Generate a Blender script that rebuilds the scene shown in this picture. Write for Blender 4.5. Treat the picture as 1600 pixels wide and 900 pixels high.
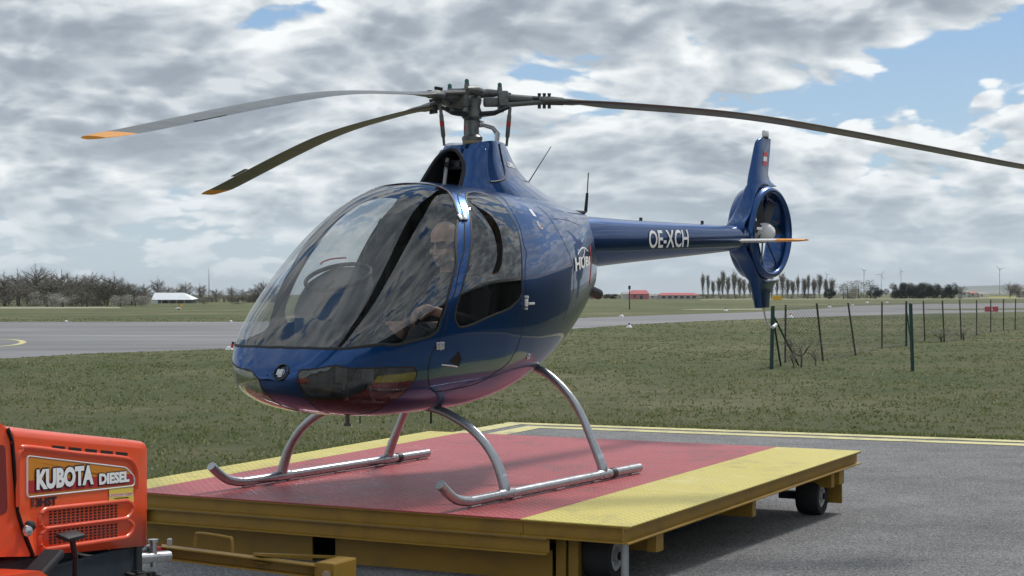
import bpy, bmesh, math, random
import numpy as np
from mathutils import Vector, Matrix, Euler, noise
from mathutils.geometry import delaunay_2d_cdt
PI = math.pi
for o in list(bpy.data.objects): bpy.data.objects.remove(o)
SC = bpy.context.scene
COL = SC.collection
# ------------------------------------------------------------------ camera
cam = bpy.data.cameras.new('camera'); cam.sensor_width = 36.0
cam.lens = 2781.4 / 1600 * 36.0; cam.clip_start = 0.1; cam.clip_end = 40000
co = bpy.data.objects.new('camera', cam); COL.objects.link(co)
co.matrix_world = Matrix.Translation((0, 0, 1.45)) @ Matrix.Rotation(PI/2 + 0.0034, 4, 'X') @ Matrix.Rotation(-0.0015, 4, 'Z')
SC.camera = co
# ------------------------------------------------------------------ sky and sun
SUN_EL, SUN_AZ = math.radians(50), math.radians(40)   # azimuth clockwise from +Y (behind the scene, to the right)
world = bpy.data.worlds.new('World'); SC.world = world; world.use_nodes = True
nt = world.node_tree; nt.nodes.clear()
def N(tree, typ, **kw):
    n = tree.nodes.new(typ)
    for k, v in kw.items():
        if k == 'inp':
            for a, b in v.items(): n.inputs[a].default_value = b
        else: setattr(n, k, v)
    return n
def L(tree, a, b): tree.links.new(a, b)
def MATH(tree, op, a, b=None, c=None, clamp=False):
    n = tree.nodes.new('ShaderNodeMath'); n.operation = op; n.use_clamp = clamp
    for i, v in enumerate((a, b, c)):
        if v is None: continue
        if isinstance(v, (int, float)): n.inputs[i].default_value = v
        else: tree.links.new(v, n.inputs[i])
    return n.outputs[0]
def RAMP(tree, fac, stops, interp='LINEAR'):
    n = tree.nodes.new('ShaderNodeValToRGB'); cr = n.color_ramp; cr.interpolation = interp
    while len(cr.elements) > 1: cr.elements.remove(cr.elements[-1])
    for i, (p, c) in enumerate(stops):
        e = cr.elements[0] if i == 0 else cr.elements.new(p)
        e.position = p; e.color = (c if len(c) == 4 else (*c, 1)) if not isinstance(c, (int, float)) else (c, c, c, 1)
    if fac is not None: tree.links.new(fac, n.inputs[0])
    return n.outputs[0]
def MIX(tree, fac, a, b, mode='MIX'):
    n = tree.nodes.new('ShaderNodeMix'); n.data_type = 'RGBA'; n.blend_type = mode
    for i, v in ((0, fac), (6, a), (7, b)):
        if isinstance(v, (int, float)): n.inputs[i].default_value = v
        elif isinstance(v, tuple): n.inputs[i].default_value = v if len(v) == 4 else (*v, 1)
        else: tree.links.new(v, n.inputs[i])
    return n.outputs[2]
SKX, SKY = 9.1, 6.47
sky = N(nt, 'ShaderNodeTexSky', sky_type='NISHITA', sun_disc=False, sun_elevation=SUN_EL, sun_rotation=SUN_AZ, air_density=1.0, dust_density=0.6, ozone_density=1.2)
tc = N(nt, 'ShaderNodeTexCoord'); sp = N(nt, 'ShaderNodeSeparateXYZ'); L(nt, tc.outputs['Generated'], sp.inputs[0])
zc = MATH(nt, 'MAXIMUM', sp.outputs[2], 0.0); den = MATH(nt, 'ADD', zc, 0.32)
def cloud_vec(sx, sy, ox, oy, seed):
    c = N(nt, 'ShaderNodeCombineXYZ')
    L(nt, MATH(nt, 'MULTIPLY_ADD', MATH(nt, 'DIVIDE', sp.outputs[0], den), sx, ox), c.inputs[0])
    L(nt, MATH(nt, 'MULTIPLY_ADD', MATH(nt, 'DIVIDE', sp.outputs[1], den), sy, oy), c.inputs[1])
    c.inputs[2].default_value = seed
    return c.outputs[0]
def cnoise(vec, scale, det, rough, dist=0.0):
    n = N(nt, 'ShaderNodeTexNoise', noise_dimensions='2D', inp={'Scale': scale, 'Detail': det, 'Roughness': rough, 'Distortion': dist})
    L(nt, vec, n.inputs['Vector']); return n.outputs[0]
CV = cloud_vec(0.62, 0.62, SKX, SKY, 1.7)
CV2 = cloud_vec(0.62, 0.62, SKX, SKY - 0.030, 1.7)     # the same field a little nearer: tells lit tops from shaded bases
big = cnoise(CV, 1.5, 3, 0.5)
def puffs(vec):                                          # cauliflower relief on the cloud edges
    w = N(nt, 'ShaderNodeTexVoronoi', voronoi_dimensions='2D', feature='SMOOTH_F1', inp={'Scale': 11.0, 'Smoothness': 0.3, 'Detail': 2.0, 'Roughness': 0.55, 'Lacunarity': 2.2})
    ns = N(nt, 'ShaderNodeTexNoise', noise_dimensions='2D', inp={'Scale': 6.0, 'Detail': 3.0}); L(nt, vec, ns.inputs['Vector'])
    ad = N(nt, 'ShaderNodeVectorMath', operation='MULTIPLY_ADD', inp={1: (0.09, 0.09, 0.09)}); L(nt, ns.outputs['Color'], ad.inputs[0]); L(nt, vec, ad.inputs[2]); L(nt, ad.outputs[0], w.inputs['Vector'])
    return MATH(nt, 'MULTIPLY', w.outputs['Distance'], -0.36)
d1 = MATH(nt, 'ADD', cnoise(CV, 4.6, 8, 0.60, 0.12), puffs(CV)); d2 = MATH(nt, 'ADD', cnoise(CV2, 4.6, 8, 0.60, 0.12), puffs(CV2))
dens = MATH(nt, 'ADD', MATH(nt, 'MULTIPLY', big, 0.9), MATH(nt, 'MULTIPLY', d1, 0.9))
fwd = MATH(nt, 'MAXIMUM', sp.outputs[1], 0.05)          # the clear window in the cloud deck, upper right
gu = MATH(nt, 'MULTIPLY', MATH(nt, 'SUBTRACT', MATH(nt, 'DIVIDE', sp.outputs[0], fwd), 0.225), 12.0); gv = MATH(nt, 'MULTIPLY', MATH(nt, 'SUBTRACT', MATH(nt, 'DIVIDE', sp.outputs[2], fwd), 0.128), 42.0)
gap = MATH(nt, 'EXPONENT', MATH(nt, 'MULTIPLY', MATH(nt, 'ADD', MATH(nt, 'MULTIPLY', gu, gu), MATH(nt, 'MULTIPLY', gv, gv)), -1.0))
dens = MATH(nt, 'SUBTRACT', dens, MATH(nt, 'MULTIPLY', gap, 0.16))
cover = RAMP(nt, dens, [(0.44, 0.0), (0.52, 1.0)], 'EASE')
lit = MATH(nt, 'MULTIPLY_ADD', MATH(nt, 'SUBTRACT', d1, d2), 2.5, 0.5, clamp=True)
thick = RAMP(nt, dens, [(0.50, 0.0), (0.80, 1.0)], 'EASE')
shade = MATH(nt, 'SUBTRACT', MATH(nt, 'ADD', MATH(nt, 'MULTIPLY', lit, 0.95), 0.36), MATH(nt, 'MULTIPLY', thick, 0.60), clamp=True)
ccol = RAMP(nt, shade, [(0.0, (0.235, 0.27, 0.315)), (0.3, (0.30, 0.34, 0.385)), (0.6, (0.44, 0.48, 0.51)), (1.0, (0.69, 0.71, 0.715))])
blue = N(nt, 'ShaderNodeVectorMath', operation='MULTIPLY', inp={1: (0.042, 0.047, 0.060)}); L(nt, sky.outputs[0], blue.inputs[0])
clear = RAMP(nt, zc, [(0.0, (0.40, 0.49, 0.54)), (0.08, (0.32, 0.46, 0.58)), (0.20, (0.20, 0.35, 0.56)), (1.0, (0.08, 0.20, 0.46))])
clear = MIX(nt, 0.35, clear, blue.outputs[0])
hz = RAMP(nt, zc, [(0.0, 1.0), (0.025, 0.7), (0.07, 0.15), (0.16, 0.0)])
skc = MIX(nt, cover, clear, ccol)
skc = MIX(nt, MATH(nt, 'MULTIPLY', hz, 0.8), skc, (0.40, 0.47, 0.52))
bg = N(nt, 'ShaderNodeBackground'); L(nt, skc, bg.inputs[0]); bg.inputs[1].default_value = 1.0; world.cycles.sampling_method = 'MANUAL'; world.cycles.sample_map_resolution = 512
wo = N(nt, 'ShaderNodeOutputWorld'); L(nt, bg.outputs[0], wo.inputs[0])
sl = bpy.data.lights.new('sun', 'SUN'); sl.energy = 2.0; sl.angle = math.radians(8); sl.color = (1.0, 0.95, 0.88)
so = bpy.data.objects.new('sun', sl); COL.objects.link(so)
sdir = Vector((math.sin(SUN_AZ)*math.cos(SUN_EL), math.cos(SUN_AZ)*math.cos(SUN_EL), math.sin(SUN_EL)))
so.rotation_euler = sdir.to_track_quat('Z', 'Y').to_euler()
vs = SC.view_settings; vs.view_transform = 'Standard'; vs.look = 'None'; vs.exposure = 0.5; vs.gamma = 1.0; vs.use_curve_mapping = False
SC.render.engine = 'CYCLES'
SC.cycles.max_bounces = 10; SC.cycles.transparent_max_bounces = 24; SC.cycles.caustics_reflective = False; SC.cycles.caustics_refractive = False
# ------------------------------------------------------------------ helpers
R = random.Random(11)
def link(o, parent=None):
    COL.objects.link(o)
    if parent is not None: o.parent = parent
    return o
def tag(o, label=None, cat=None, group=None, kind=None):
    for k, v in (('label', label), ('category', cat), ('group', group), ('kind', kind)):
        if v: o[k] = v
    return o
def empty(name, loc=(0, 0, 0), rz=0.0, label=None, cat=None, group=None):
    o = bpy.data.objects.new(name, None); o.empty_display_size = 0.1
    o.location = loc; o.rotation_euler = (0, 0, rz); link(o); return tag(o, label, cat, group)
def rawmesh(name, v, f, mats, parent=None, smooth=False, mi=None, xf=None, auto=None):
    v = np.asarray(v, float).reshape(-1, 3)
    if xf is not None: v = xf(v)
    me = bpy.data.meshes.new(name); me.from_pydata(v.tolist(), [], [list(map(int, q)) for q in f])
    for m in (mats if isinstance(mats, (list, tuple)) else [mats]): me.materials.append(M[m] if isinstance(m, str) else m)
    if mi is not None: me.polygons.foreach_set('material_index', np.asarray(mi, np.int32))
    if smooth: me.polygons.foreach_set('use_smooth', [True]*len(me.polygons))
    if smooth and auto: me.set_sharp_from_angle(angle=math.radians(auto))
    me.update()
    return link(bpy.data.objects.new(name, me), parent)
class MB:
    def __init__(s): s.v = []; s.f = []; s.m = []; s.mat = 0
    def add(s, v, f):
        n = len(s.v); s.v += [tuple(map(float, p)) for p in v]; s.f += [[i+n for i in q] for q in f]; s.m += [s.mat]*len(f); return s
    def box(s, lo, hi, bev=0.0, rot=None, at=None):
        lo = Vector(lo); hi = Vector(hi); c = (lo+hi)/2; h = (hi-lo)/2; b = min(bev, min(h)*0.98)
        if b <= 0:
            v = [Vector((x*h.x, y*h.y, z*h.z)) for x in (-1, 1) for y in (-1, 1) for z in (-1, 1)]
            f = [(0, 1, 3, 2), (4, 6, 7, 5), (0, 4, 5, 1), (2, 3, 7, 6), (0, 2, 6, 4), (1, 5, 7, 3)]
        else:
            bm = bmesh.new(); bmesh.ops.create_cube(bm, size=2.0)
            for q in bm.verts: q.co = Vector((q.co.x*h.x, q.co.y*h.y, q.co.z*h.z))
            bmesh.ops.bevel(bm, geom=list(bm.edges), offset=b, segments=2, affect='EDGES', profile=0.5)
            bm.verts.ensure_lookup_table(); bm.verts.index_update()
            v = [q.co.copy() for q in bm.verts]; f = [[q.index for q in p.verts] for p in bm.faces]; bm.free()
        if rot is not None: v = [rot @ q for q in v]
        c = c if at is None else Vector(at)
        return s.add([q+c for q in v], f)
    def tube(s, path, r, n=10, cap=True, flat=None):
        P = [Vector([float(c) for c in p]) for p in path]; rs = [float(q) for q in r] if isinstance(r, (list, tuple)) else [float(r)]*len(P)
        up = None; v = []
        for i, p in enumerate(P):
            t = (P[min(i+1, len(P)-1)]-P[max(i-1, 0)]).normalized()
            if up is None:
                up = Vector((0, 0, 1)) if abs(t.z) < 0.9 else Vector((1, 0, 0))
            a = t.cross(up).normalized(); up = a.cross(t).normalized()
            fl = flat if flat else 1.0
            for k in range(n):
                w = 2*PI*k/n; v.append(p + rs[i]*(math.cos(w)*a + math.sin(w)*fl*up))
        f = [(i*n+k, i*n+(k+1) % n, (i+1)*n+(k+1) % n, (i+1)*n+k) for i in range(len(P)-1) for k in range(n)]
        if cap: f += [list(range(n))[::-1], [(len(P)-1)*n+k for k in range(n)]]
        return s.add(v, f)
    def lathe(s, prof, o=(0, 0, 0), ax=(0, 0, 1), n=24, closed=False):
        ax = Vector(ax).normalized(); a = ax.orthogonal().normalized(); b = ax.cross(a); o = Vector(o); v = []
        for r, h in prof:
            for k in range(n):
                w = 2*PI*k/n; v.append(o + ax*h + r*(math.cos(w)*a + math.sin(w)*b))
        m = len(prof); f = [(i*n+k, i*n+(k+1) % n, ((i+1) % m)*n+(k+1) % n, ((i+1) % m)*n+k) for i in range(m if closed else m-1) for k in range(n)]
        if not closed:
            if prof[0][0] > 1e-6: f.append(list(range(n))[::-1])
            if prof[-1][0] > 1e-6: f.append([(m-1)*n+k for k in range(n)])
        return s.add(v, f)
    def prism(s, poly, ext, o=(0, 0, 0), X=(1, 0, 0), Y=(0, 0, 1)):
        X = Vector(X); Y = Vector(Y); E = Vector(ext); o = Vector(o); n = len(poly)
        v = [o+X*a+Y*b for a, b in poly]; v += [q+E for q in v]
        return s.add(v, [list(range(n)), list(range(n, 2*n))[::-1]] + [(i, i+n, (i+1) % n+n, (i+1) % n) for i in range(n)])
    def build(s, name, mats, parent=None, smooth=False, auto=None, xf=None):
        o = rawmesh(name, s.v, s.f, mats, parent, smooth, s.m if isinstance(mats, (list, tuple)) else None, xf, auto)
        bm = bmesh.new(); bm.from_mesh(o.data); bmesh.ops.recalc_face_normals(bm, faces=bm.faces); bm.to_mesh(o.data); bm.free()
        if smooth and auto: o.data.set_sharp_from_angle(angle=math.radians(auto))
        return o
def spline(P, n, closed=False):
    P = np.asarray(P, float); m = len(P); out = []
    for i in range(m if closed else m-1):
        g = lambda j: P[j % m] if closed else P[min(max(j, 0), m-1)]
        a, b, c, d = g(i-1), g(i), g(i+1), g(i+2)
        for k in range(n):
            t = k/n; out.append(0.5*((2*b)+(-a+c)*t+(2*a-5*b+4*c-d)*t*t+(-a+3*b-3*c+d)*t**3))
    if not closed: out.append(P[-1])
    return np.array(out)
def gpx(px, py, z=0.0):
    "point of the level ground seen at a spot of the photograph (used once, to survey the place)"
    X, Y = px-800, py-450; c, s = math.cos(-0.0015), math.sin(-0.0015); X, Y = X*c+Y*s, -X*s+Y*c
    dx, du = X/2781.4, -Y/2781.4; y = 1-du*0.0034; zz = 0.0034+du; t = (z-1.45)/zz
    return (dx*t, y*t, z)
# ------------------------------------------------------------------ materials
M = {}
def pmat(name, col, rough=0.5, metal=0.0, coat=0.0, coat_r=0.03, var=0.0, vscale=6.0, bump=0.0, bscale=40.0, spec=0.5, dirt=None, dscale=3.0, damt=0.4):
    m = bpy.data.materials.new(name); m.use_nodes = True; t = m.node_tree; p = t.nodes['Principled BSDF']
    p.inputs['Base Color'].default_value = (*col, 1); p.inputs['Roughness'].default_value = rough; p.inputs['Metallic'].default_value = metal
    p.inputs['Coat Weight'].default_value = coat; p.inputs['Coat Roughness'].default_value = coat_r; p.inputs['Specular IOR Level'].default_value = spec
    tx = N(t, 'ShaderNodeTexCoord'); c = None
    if var > 0:
        n = N(t, 'ShaderNodeTexNoise', inp={'Scale': vscale, 'Detail': 6, 'Roughness': 0.6}); L(t, tx.outputs['Object'], n.inputs['Vector'])
        c = MIX(t, n.outputs[0], tuple(x*(1-var) for x in col), tuple(min(1, x*(1+var)) for x in col))
        if coat == 0: L(t, MATH(t, 'MULTIPLY_ADD', n.outputs[0], 0.3, rough-0.15, clamp=True), p.inputs['Roughness'])
    if dirt is not None:
        n = N(t, 'ShaderNodeTexNoise', inp={'Scale': dscale, 'Detail': 9, 'Roughness': 0.7, 'Distortion': 0.4}); L(t, tx.outputs['Object'], n.inputs['Vector'])
        f = MATH(t, 'MULTIPLY', RAMP(t, n.outputs[0], [(0.5, 0.0), (0.68, 1.0)]), damt)
        c = MIX(t, f, c if c is not None else col, dirt)
    if c is not None: L(t, c, p.inputs['Base Color'])
    if bump > 0:
        n = N(t, 'ShaderNodeTexNoise', inp={'Scale': bscale, 'Detail': 5, 'Roughness': 0.6}); L(t, tx.outputs['Object'], n.inputs['Vector'])
        b = N(t, 'ShaderNodeBump', inp={'Strength': bump, 'Distance': 0.01}); L(t, n.outputs[0], b.inputs['Height']); L(t, b.outputs[0], p.inputs['Normal'])
    M[name] = m; return m
def glass(name, tint, r0=0.05, ro=0.0):
    m = bpy.data.materials.new(name); m.use_nodes = True; t = m.node_tree; t.nodes.clear()
    lw = N(t, 'ShaderNodeLayerWeight', inp={0: 0.5}); fc = MATH(t, 'POWER', lw.outputs['Facing'], 4.2)
    fr = MATH(t, 'MULTIPLY_ADD', fc, 0.92-r0, r0, clamp=True)
    tr = N(t, 'ShaderNodeBsdfTransparent', inp={0: (*tint, 1)}); gl = N(t, 'ShaderNodeBsdfGlossy', inp={'Color': (1, 1, 1, 1), 'Roughness': ro})
    mx = N(t, 'ShaderNodeMixShader'); L(t, fr, mx.inputs[0]); L(t, tr.outputs[0], mx.inputs[1]); L(t, gl.outputs[0], mx.inputs[2])
    o = N(t, 'ShaderNodeOutputMaterial'); L(t, mx.outputs[0], o.inputs[0]); M[name] = m
pmat('blue_paint', (0.0022, 0.048, 0.175), 0.30, 0.9, 0.75, 0.012, var=0.05, vscale=2)
pmat('black_trim', (0.008, 0.008, 0.009), 0.6, var=0.2, vscale=20)
pmat('black_gloss', (0.004, 0.004, 0.005), 0.25)
pmat('gap', (0.004, 0.004, 0.005), 0.8)
pmat('lining', (0.014, 0.0145, 0.016), 0.75, var=0.12, vscale=9)
pmat('seat_cloth', (0.018, 0.018, 0.02), 0.85, var=0.2, vscale=30, bump=0.2, bscale=200)
pmat('console', (0.04, 0.042, 0.046), 0.6, var=0.1)
pmat('skid_metal', (0.42, 0.43, 0.45), 0.30, 0.8, var=0.08, vscale=18, dirt=(0.25, 0.24, 0.22), dscale=14, damt=0.35)
pmat('rotor_grey', (0.09, 0.095, 0.09), 0.45, 0.2, var=0.15, vscale=30)
pmat('hub_grey', (0.14, 0.145, 0.14), 0.42, 0.5, var=0.2, vscale=40, dirt=(0.05, 0.045, 0.035), dscale=25, damt=0.6)
pmat('hub_dark', (0.035, 0.037, 0.04), 0.5, 0.2, var=0.2, vscale=40)
pmat('steel', (0.55, 0.56, 0.57), 0.28, 0.9, var=0.1, vscale=20)
pmat('tan_metal', (0.32, 0.26, 0.17), 0.5, 0.3, var=0.15, vscale=30)
pmat('white_paint', (0.72, 0.73, 0.73), 0.4, var=0.05)
pmat('letter_white', (0.82, 0.83, 0.83), 0.5)
pmat('flag_red', (0.6, 0.04, 0.05), 0.4)
pmat('orange_tip', (0.75, 0.30, 0.015), 0.4, var=0.12, vscale=20)
pmat('blade_top', (0.085, 0.09, 0.083), 0.33, var=0.1, vscale=8)
pmat('green_metal', (0.02, 0.11, 0.09), 0.45, 0.2)
pmat('red_band', (0.4, 0.02, 0.02), 0.5)
pmat('tail_red', (0.5, 0.02, 0.02), 0.3)
glass('acrylic', (0.74, 0.76, 0.76), 0.095)
glass('acrylic_dark', (0.42, 0.43, 0.43), 0.10)
glass('acrylic_clear', (0.86, 0.88, 0.88), 0.06)
# ================================================================== helicopter
HX, HY, HZ, HYAW = -0.2375, 10.6802, 0.3618, 0.9743 + PI
heli = empty('helicopter', (HX, HY, HZ), HYAW, 'dark blue two-seat helicopter with skids parked on the red and yellow platform', 'helicopter')
def hx(v):                                   # the platform slopes a little: so does everything on it
    v = np.array(v, float); v[:, 2] += -0.01895*v[:, 0] - 0.00622*v[:, 1]; return v
BP = {'xn': 1.8349, 'zn': 0.6873, 'W': 0.6325, 'xc': 0.5549, 'aw': 2.4798, 'bw': 2.5037, 'Zt': 1.7411, 'xt': 0.5976, 'at': 1.6418, 'bt': 0.8967, 'Zb': 0.4487, 'xb': 1.0133, 'ab': 2.2378, 'bb': 1.7445, 'zm': 1.041, 'nt': 2.3992, 'nb': 2.9884, 'ar': 1.6115, 'wend': 0.0305, 'zte': 1.56, 'kb': 0.7288, 'xr': 0.6774, 'ntr': 1.7816}
XE = -1.24
def prof(x):
    D = BP; x = np.asarray(x, float)
    fr = lambda x0, a, bb: np.clip(1-np.clip((x-x0)/(D['xn']-x0), 0, 1)**a, 1e-9, 1)**(1/bb)
    w = D['W']*fr(D['xc'], D['aw'], D['bw']) - (D['W']-D['wend'])*np.clip((D['xc']-x)/(D['xc']+1.42), 0, 1)**D['ar']
    zt = D['zn']+(D['Zt']-D['zn'])*fr(D['xt'], D['at'], D['bt']) + 0.085*np.sqrt(np.clip(np.clip(D['xn']-x, 0, 9)/.25, 0, 1))*np.clip(1-np.clip(D['xn']-x, 0, 9)/.75, 0, 1)**2 - (D['Zt']-D['zte'])*np.clip((D['xt']-x)/(D['xt']+1.42), 0, 1)**2
    zb = D['zn']-(D['zn']-D['Zb'])*fr(D['xb'], D['ab'], D['bb']) + D['kb']*np.clip((D['xr']-x)/(D['xr']+1.42), 0, 9)**D['ntr']
    zm = D['zm']+(D['zn']-D['zm'])*np.clip((x-0.6)/(D['xn']-0.6), 0, 1)**2 + 0.25*np.clip((0.2-x)/1.6, 0, 1)
    return w, zt, zb, np.clip(zm, zb+.15*(zt-zb), zt-.1*(zt-zb))
def pw(v, e): return np.sign(v)*np.abs(v)**e
def surf(x, th):
    w, zt, zb, zm = prof(x); c, s = np.cos(th), np.sin(th); n = np.where(s >= 0, BP['nt'], BP['nb'])
    return np.stack([x+0*c, w*pw(c, 2/n), zm+np.where(s >= 0, zt-zm, zm-zb)*pw(s, 2/n)], -1)
def fld(P):
    x, y, z = np.asarray(P, float).T; w, zt, zb, zm = prof(x); up = z >= zm; n = np.where(up, BP['nt'], BP['nb']); h = np.where(up, zt-zm, zm-zb)
    return np.abs(y/np.maximum(w, 1e-6))**n + np.abs((z-zm)/np.maximum(h, 1e-6))**n
def nrm(P):
    P = np.atleast_2d(np.asarray(P, float)); e = 2e-3; Q = P.copy(); Q[:, 0] = np.minimum(Q[:, 0], BP['xn']-6e-3)
    g = np.stack([fld(Q+d)-fld(Q-d) for d in np.eye(3)*e], 1); return g/np.maximum(np.linalg.norm(g, axis=1), 1e-9)[:, None]
def dom(P):
    x, y, z = np.asarray(P, float).T; w, zt, zb, zm = prof(x); up = z >= zm; n = np.where(up, BP['nt'], BP['nb']); h = np.where(up, zt-zm, zm-zb)
    th = np.arctan2(pw((z-zm)/h, n/2), pw(y/w, n/2)); r = np.sqrt((BP['xn']-x)/(BP['xn']-XE)); return np.stack([r*np.cos(th), r*np.sin(th)], 1)
def undom(d):
    d = np.asarray(d, float); r = np.hypot(d[:, 0], d[:, 1]); return surf(BP['xn']-np.clip(r, 4e-3, 1)**2*(BP['xn']-XE), np.arctan2(d[:, 1], d[:, 0]))
mir = lambda d: d*np.array([-1.0, 1.0])
ws_port = [(1.725, 0.0, 0.847), (1.717, 0.179, 0.847), (1.688, 0.313, 0.845), (1.641, 0.392, 0.846), (1.491, 0.494, 0.863), (1.275, 0.566, 0.879), (1.207, 0.582, 0.892), (1.153, 0.592, 0.92), (1.13, 0.596, 0.962), (1.093, 0.6, 1.033), (1.006, 0.589, 1.202), (0.945, 0.567, 1.305), (0.807, 0.477, 1.508), (0.763, 0.44, 1.562), (0.717, 0.383, 1.621), (0.677, 0.324, 1.667), (0.66, 0.28, 1.687), (0.655, 0.18, 1.717), (0.66, 0.0, 1.727)]
door_c = [(0.561, 0.32, 1.68), (0.649, 0.362, 1.652), (0.712, 0.429, 1.588), (0.751, 0.47, 1.537), (0.791, 0.512, 1.473), (0.865, 0.562, 1.356), (0.916, 0.58, 1.291), (1.004, 0.604, 1.14), (1.077, 0.604, 0.996), (1.124, 0.596, 0.889), (1.172, 0.585, 0.826), (1.19, 0.576, 0.776), (1.184, 0.555, 0.691), (1.157, 0.54, 0.648), (1.103, 0.519, 0.607), (1.048, 0.509, 0.589), (0.885, 0.522, 0.597), (0.742, 0.535, 0.609), (0.647, 0.555, 0.636), (0.591, 0.572, 0.666), (0.522, 0.585, 0.697), (0.464, 0.597, 0.741), (0.409, 0.612, 0.828), (0.372, 0.618, 0.935), (0.342, 0.615, 1.078), (0.29, 0.581, 1.313), (0.284, 0.564, 1.368), (0.264, 0.533, 1.438), (0.244, 0.498, 1.497), (0.22, 0.437, 1.572), (0.17, 0.345, 1.646), (0.2, 0.28, 1.684), (0.268, 0.246, 1.702), (0.41, 0.27, 1.699)]
win_c = [(0.537, 0.347, 1.666), (0.664, 0.453, 1.578), (0.718, 0.502, 1.51), (0.761, 0.538, 1.444), (0.804, 0.566, 1.377), (0.879, 0.596, 1.261), (0.953, 0.611, 1.14), (0.997, 0.612, 1.062), (1.016, 0.612, 1.007), (1.019, 0.611, 0.97), (0.998, 0.613, 0.939), (0.962, 0.617, 0.924), (0.865, 0.624, 0.938), (0.713, 0.63, 0.974), (0.54, 0.632, 1.006), (0.453, 0.627, 1.042), (0.399, 0.622, 1.08), (0.379, 0.618, 1.13), (0.353, 0.601, 1.257), (0.312, 0.565, 1.375), (0.282, 0.519, 1.471), (0.26, 0.46, 1.553), (0.248, 0.399, 1.613), (0.256, 0.354, 1.647), (0.287, 0.318, 1.672), (0.354, 0.302, 1.683), (0.436, 0.31, 1.682)]
chin_c = [(1.806, 0.191, 0.716), (1.793, 0.201, 0.738), (1.769, 0.267, 0.743), (1.637, 0.41, 0.745), (1.479, 0.493, 0.741), (1.325, 0.541, 0.737), (1.29, 0.547, 0.73), (1.27, 0.545, 0.706), (1.268, 0.531, 0.667), (1.3, 0.483, 0.598), (1.342, 0.393, 0.531), (1.336, 0.315, 0.497), (1.355, 0.222, 0.479), (1.379, 0.11, 0.473), (1.484, 0.11, 0.492), (1.602, 0.145, 0.526), (1.743, 0.188, 0.597), (1.8, 0.194, 0.657)]
chin2_c = [(1.805, -0.161, 0.73), (1.817, -0.106, 0.72), (1.834, -0.055, 0.687), (1.814, -0.046, 0.643), (1.767, -0.048, 0.6), (1.637, -0.067, 0.535), (1.501, -0.089, 0.495), (1.44, -0.05, 0.476), (1.34, -0.09, 0.468), (1.355, -0.222, 0.479), (1.336, -0.315, 0.497), (1.342, -0.393, 0.531), (1.3, -0.483, 0.598), (1.268, -0.531, 0.667), (1.27, -0.545, 0.706), (1.29, -0.547, 0.73), (1.325, -0.541, 0.737), (1.479, -0.493, 0.741), (1.637, -0.41, 0.745), (1.769, -0.267, 0.743)]
D_ = lambda c: dom(np.array(c))
wsp = spline(D_(ws_port), 5); ws_loop = np.vstack([wsp, mir(wsp)[::-1][1:-1]])
door_loop = spline(D_(door_c), 5, True); win_loop = spline(D_(win_c), 5, True); win_loop = win_loop.mean(0)+(win_loop-win_loop.mean(0))*.982; chin_loop = spline(D_(chin_c), 5, True); chin2_loop = spline(D_(chin2_c), 5, True)
lamp_loop = np.array([dom(np.array([surf(*_p)]))[0] for _p in []]).reshape(0, 2) if False else None
# landing lamp hole on the nose, traced as a small ring
ctr = dom(np.array([[1.816, 0.062, 0.716]]))[0]
LAMP3 = undom(ctr[None])[0]; LN = nrm(LAMP3)[0]; LA = np.cross(LN, [0, 0, 1.0]); LA /= np.linalg.norm(LA); LB = np.cross(LA, LN)
def inpoly(P, Q):
    x, y = P[:, 0], P[:, 1]; c = np.zeros(len(P), bool); n = len(Q)
    for i in range(n):
        (x1, y1), (x2, y2) = Q[i], Q[(i+1) % n]
        k = ((y1 > y) != (y2 > y)) & (x < (x2-x1)*(y-y1)/((y2-y1) if y2 != y1 else 1e-12)+x1); c ^= k
    return c
def resamp(loop, d=0.008):
    out = []
    for i in range(len(loop)):
        a, b = loop[i], loop[(i+1) % len(loop)]; n = max(1, int(np.linalg.norm(b-a)/d))
        out += [a+(b-a)*k/n for k in range(n)]
    return np.array(out)
loops = [ws_loop, door_loop, mir(door_loop), win_loop, mir(win_loop), chin_loop, chin2_loop]
loops = [resamp(l) for l in loops]
cp = np.vstack(loops); pts = [cp]; edges = []; k0 = 0
for l in loops:
    edges += [(k0+i, k0+(i+1) % len(l)) for i in range(len(l))]; k0 += len(l)
g = [(0.0, 0.0)]
for r in np.arange(0.012, 1.0001, 0.0125):
    r = min(r, 1.0); n = max(10, int(230*r)); off = R.random()
    g += [(r*math.cos(2*PI*(i+off)/n), r*math.sin(2*PI*(i+off)/n)) for i in range(n)]
for i in range(240): g.append((math.cos(2*PI*i/240), math.sin(2*PI*i/240)))
g = np.array(g)
keep = np.ones(len(g), bool)
for i in range(0, len(g), 400):
    keep[i:i+400] = ((g[i:i+400, None, :]-cp[None])**2).sum(-1).min(1) > 0.0055**2
g = g[keep]
allp = np.vstack([cp, g])
cdt = delaunay_2d_cdt([Vector(p) for p in allp], edges, [], 0, 1e-5)
DV = np.array([tuple(v) for v in cdt[0]]); DF = np.array([f for f in cdt[2] if len(f) == 3])
cen = DV[DF].mean(1)
reg = np.zeros(len(DF), int)
inw = inpoly(cen, ws_loop)
yv = cen[:, 0]
reg[inw] = 1
for s, (dr, wn) in enumerate(((door_loop, win_loop), (mir(door_loop), mir(win_loop)))):
    a = inpoly(cen, dr); b = inpoly(cen, wn); reg[a & ~inw] = 6+2*s; reg[b & a & ~inw] = 7+2*s
reg[inpoly(cen, chin_loop)] = 10; reg[inpoly(cen, chin2_loop)] = 11
d2 = ((undom(cen)-LAMP3)**2).sum(1); reg[d2 < 0.043**2] = 12
V3 = undom(DV); VN = nrm(V3)
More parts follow.
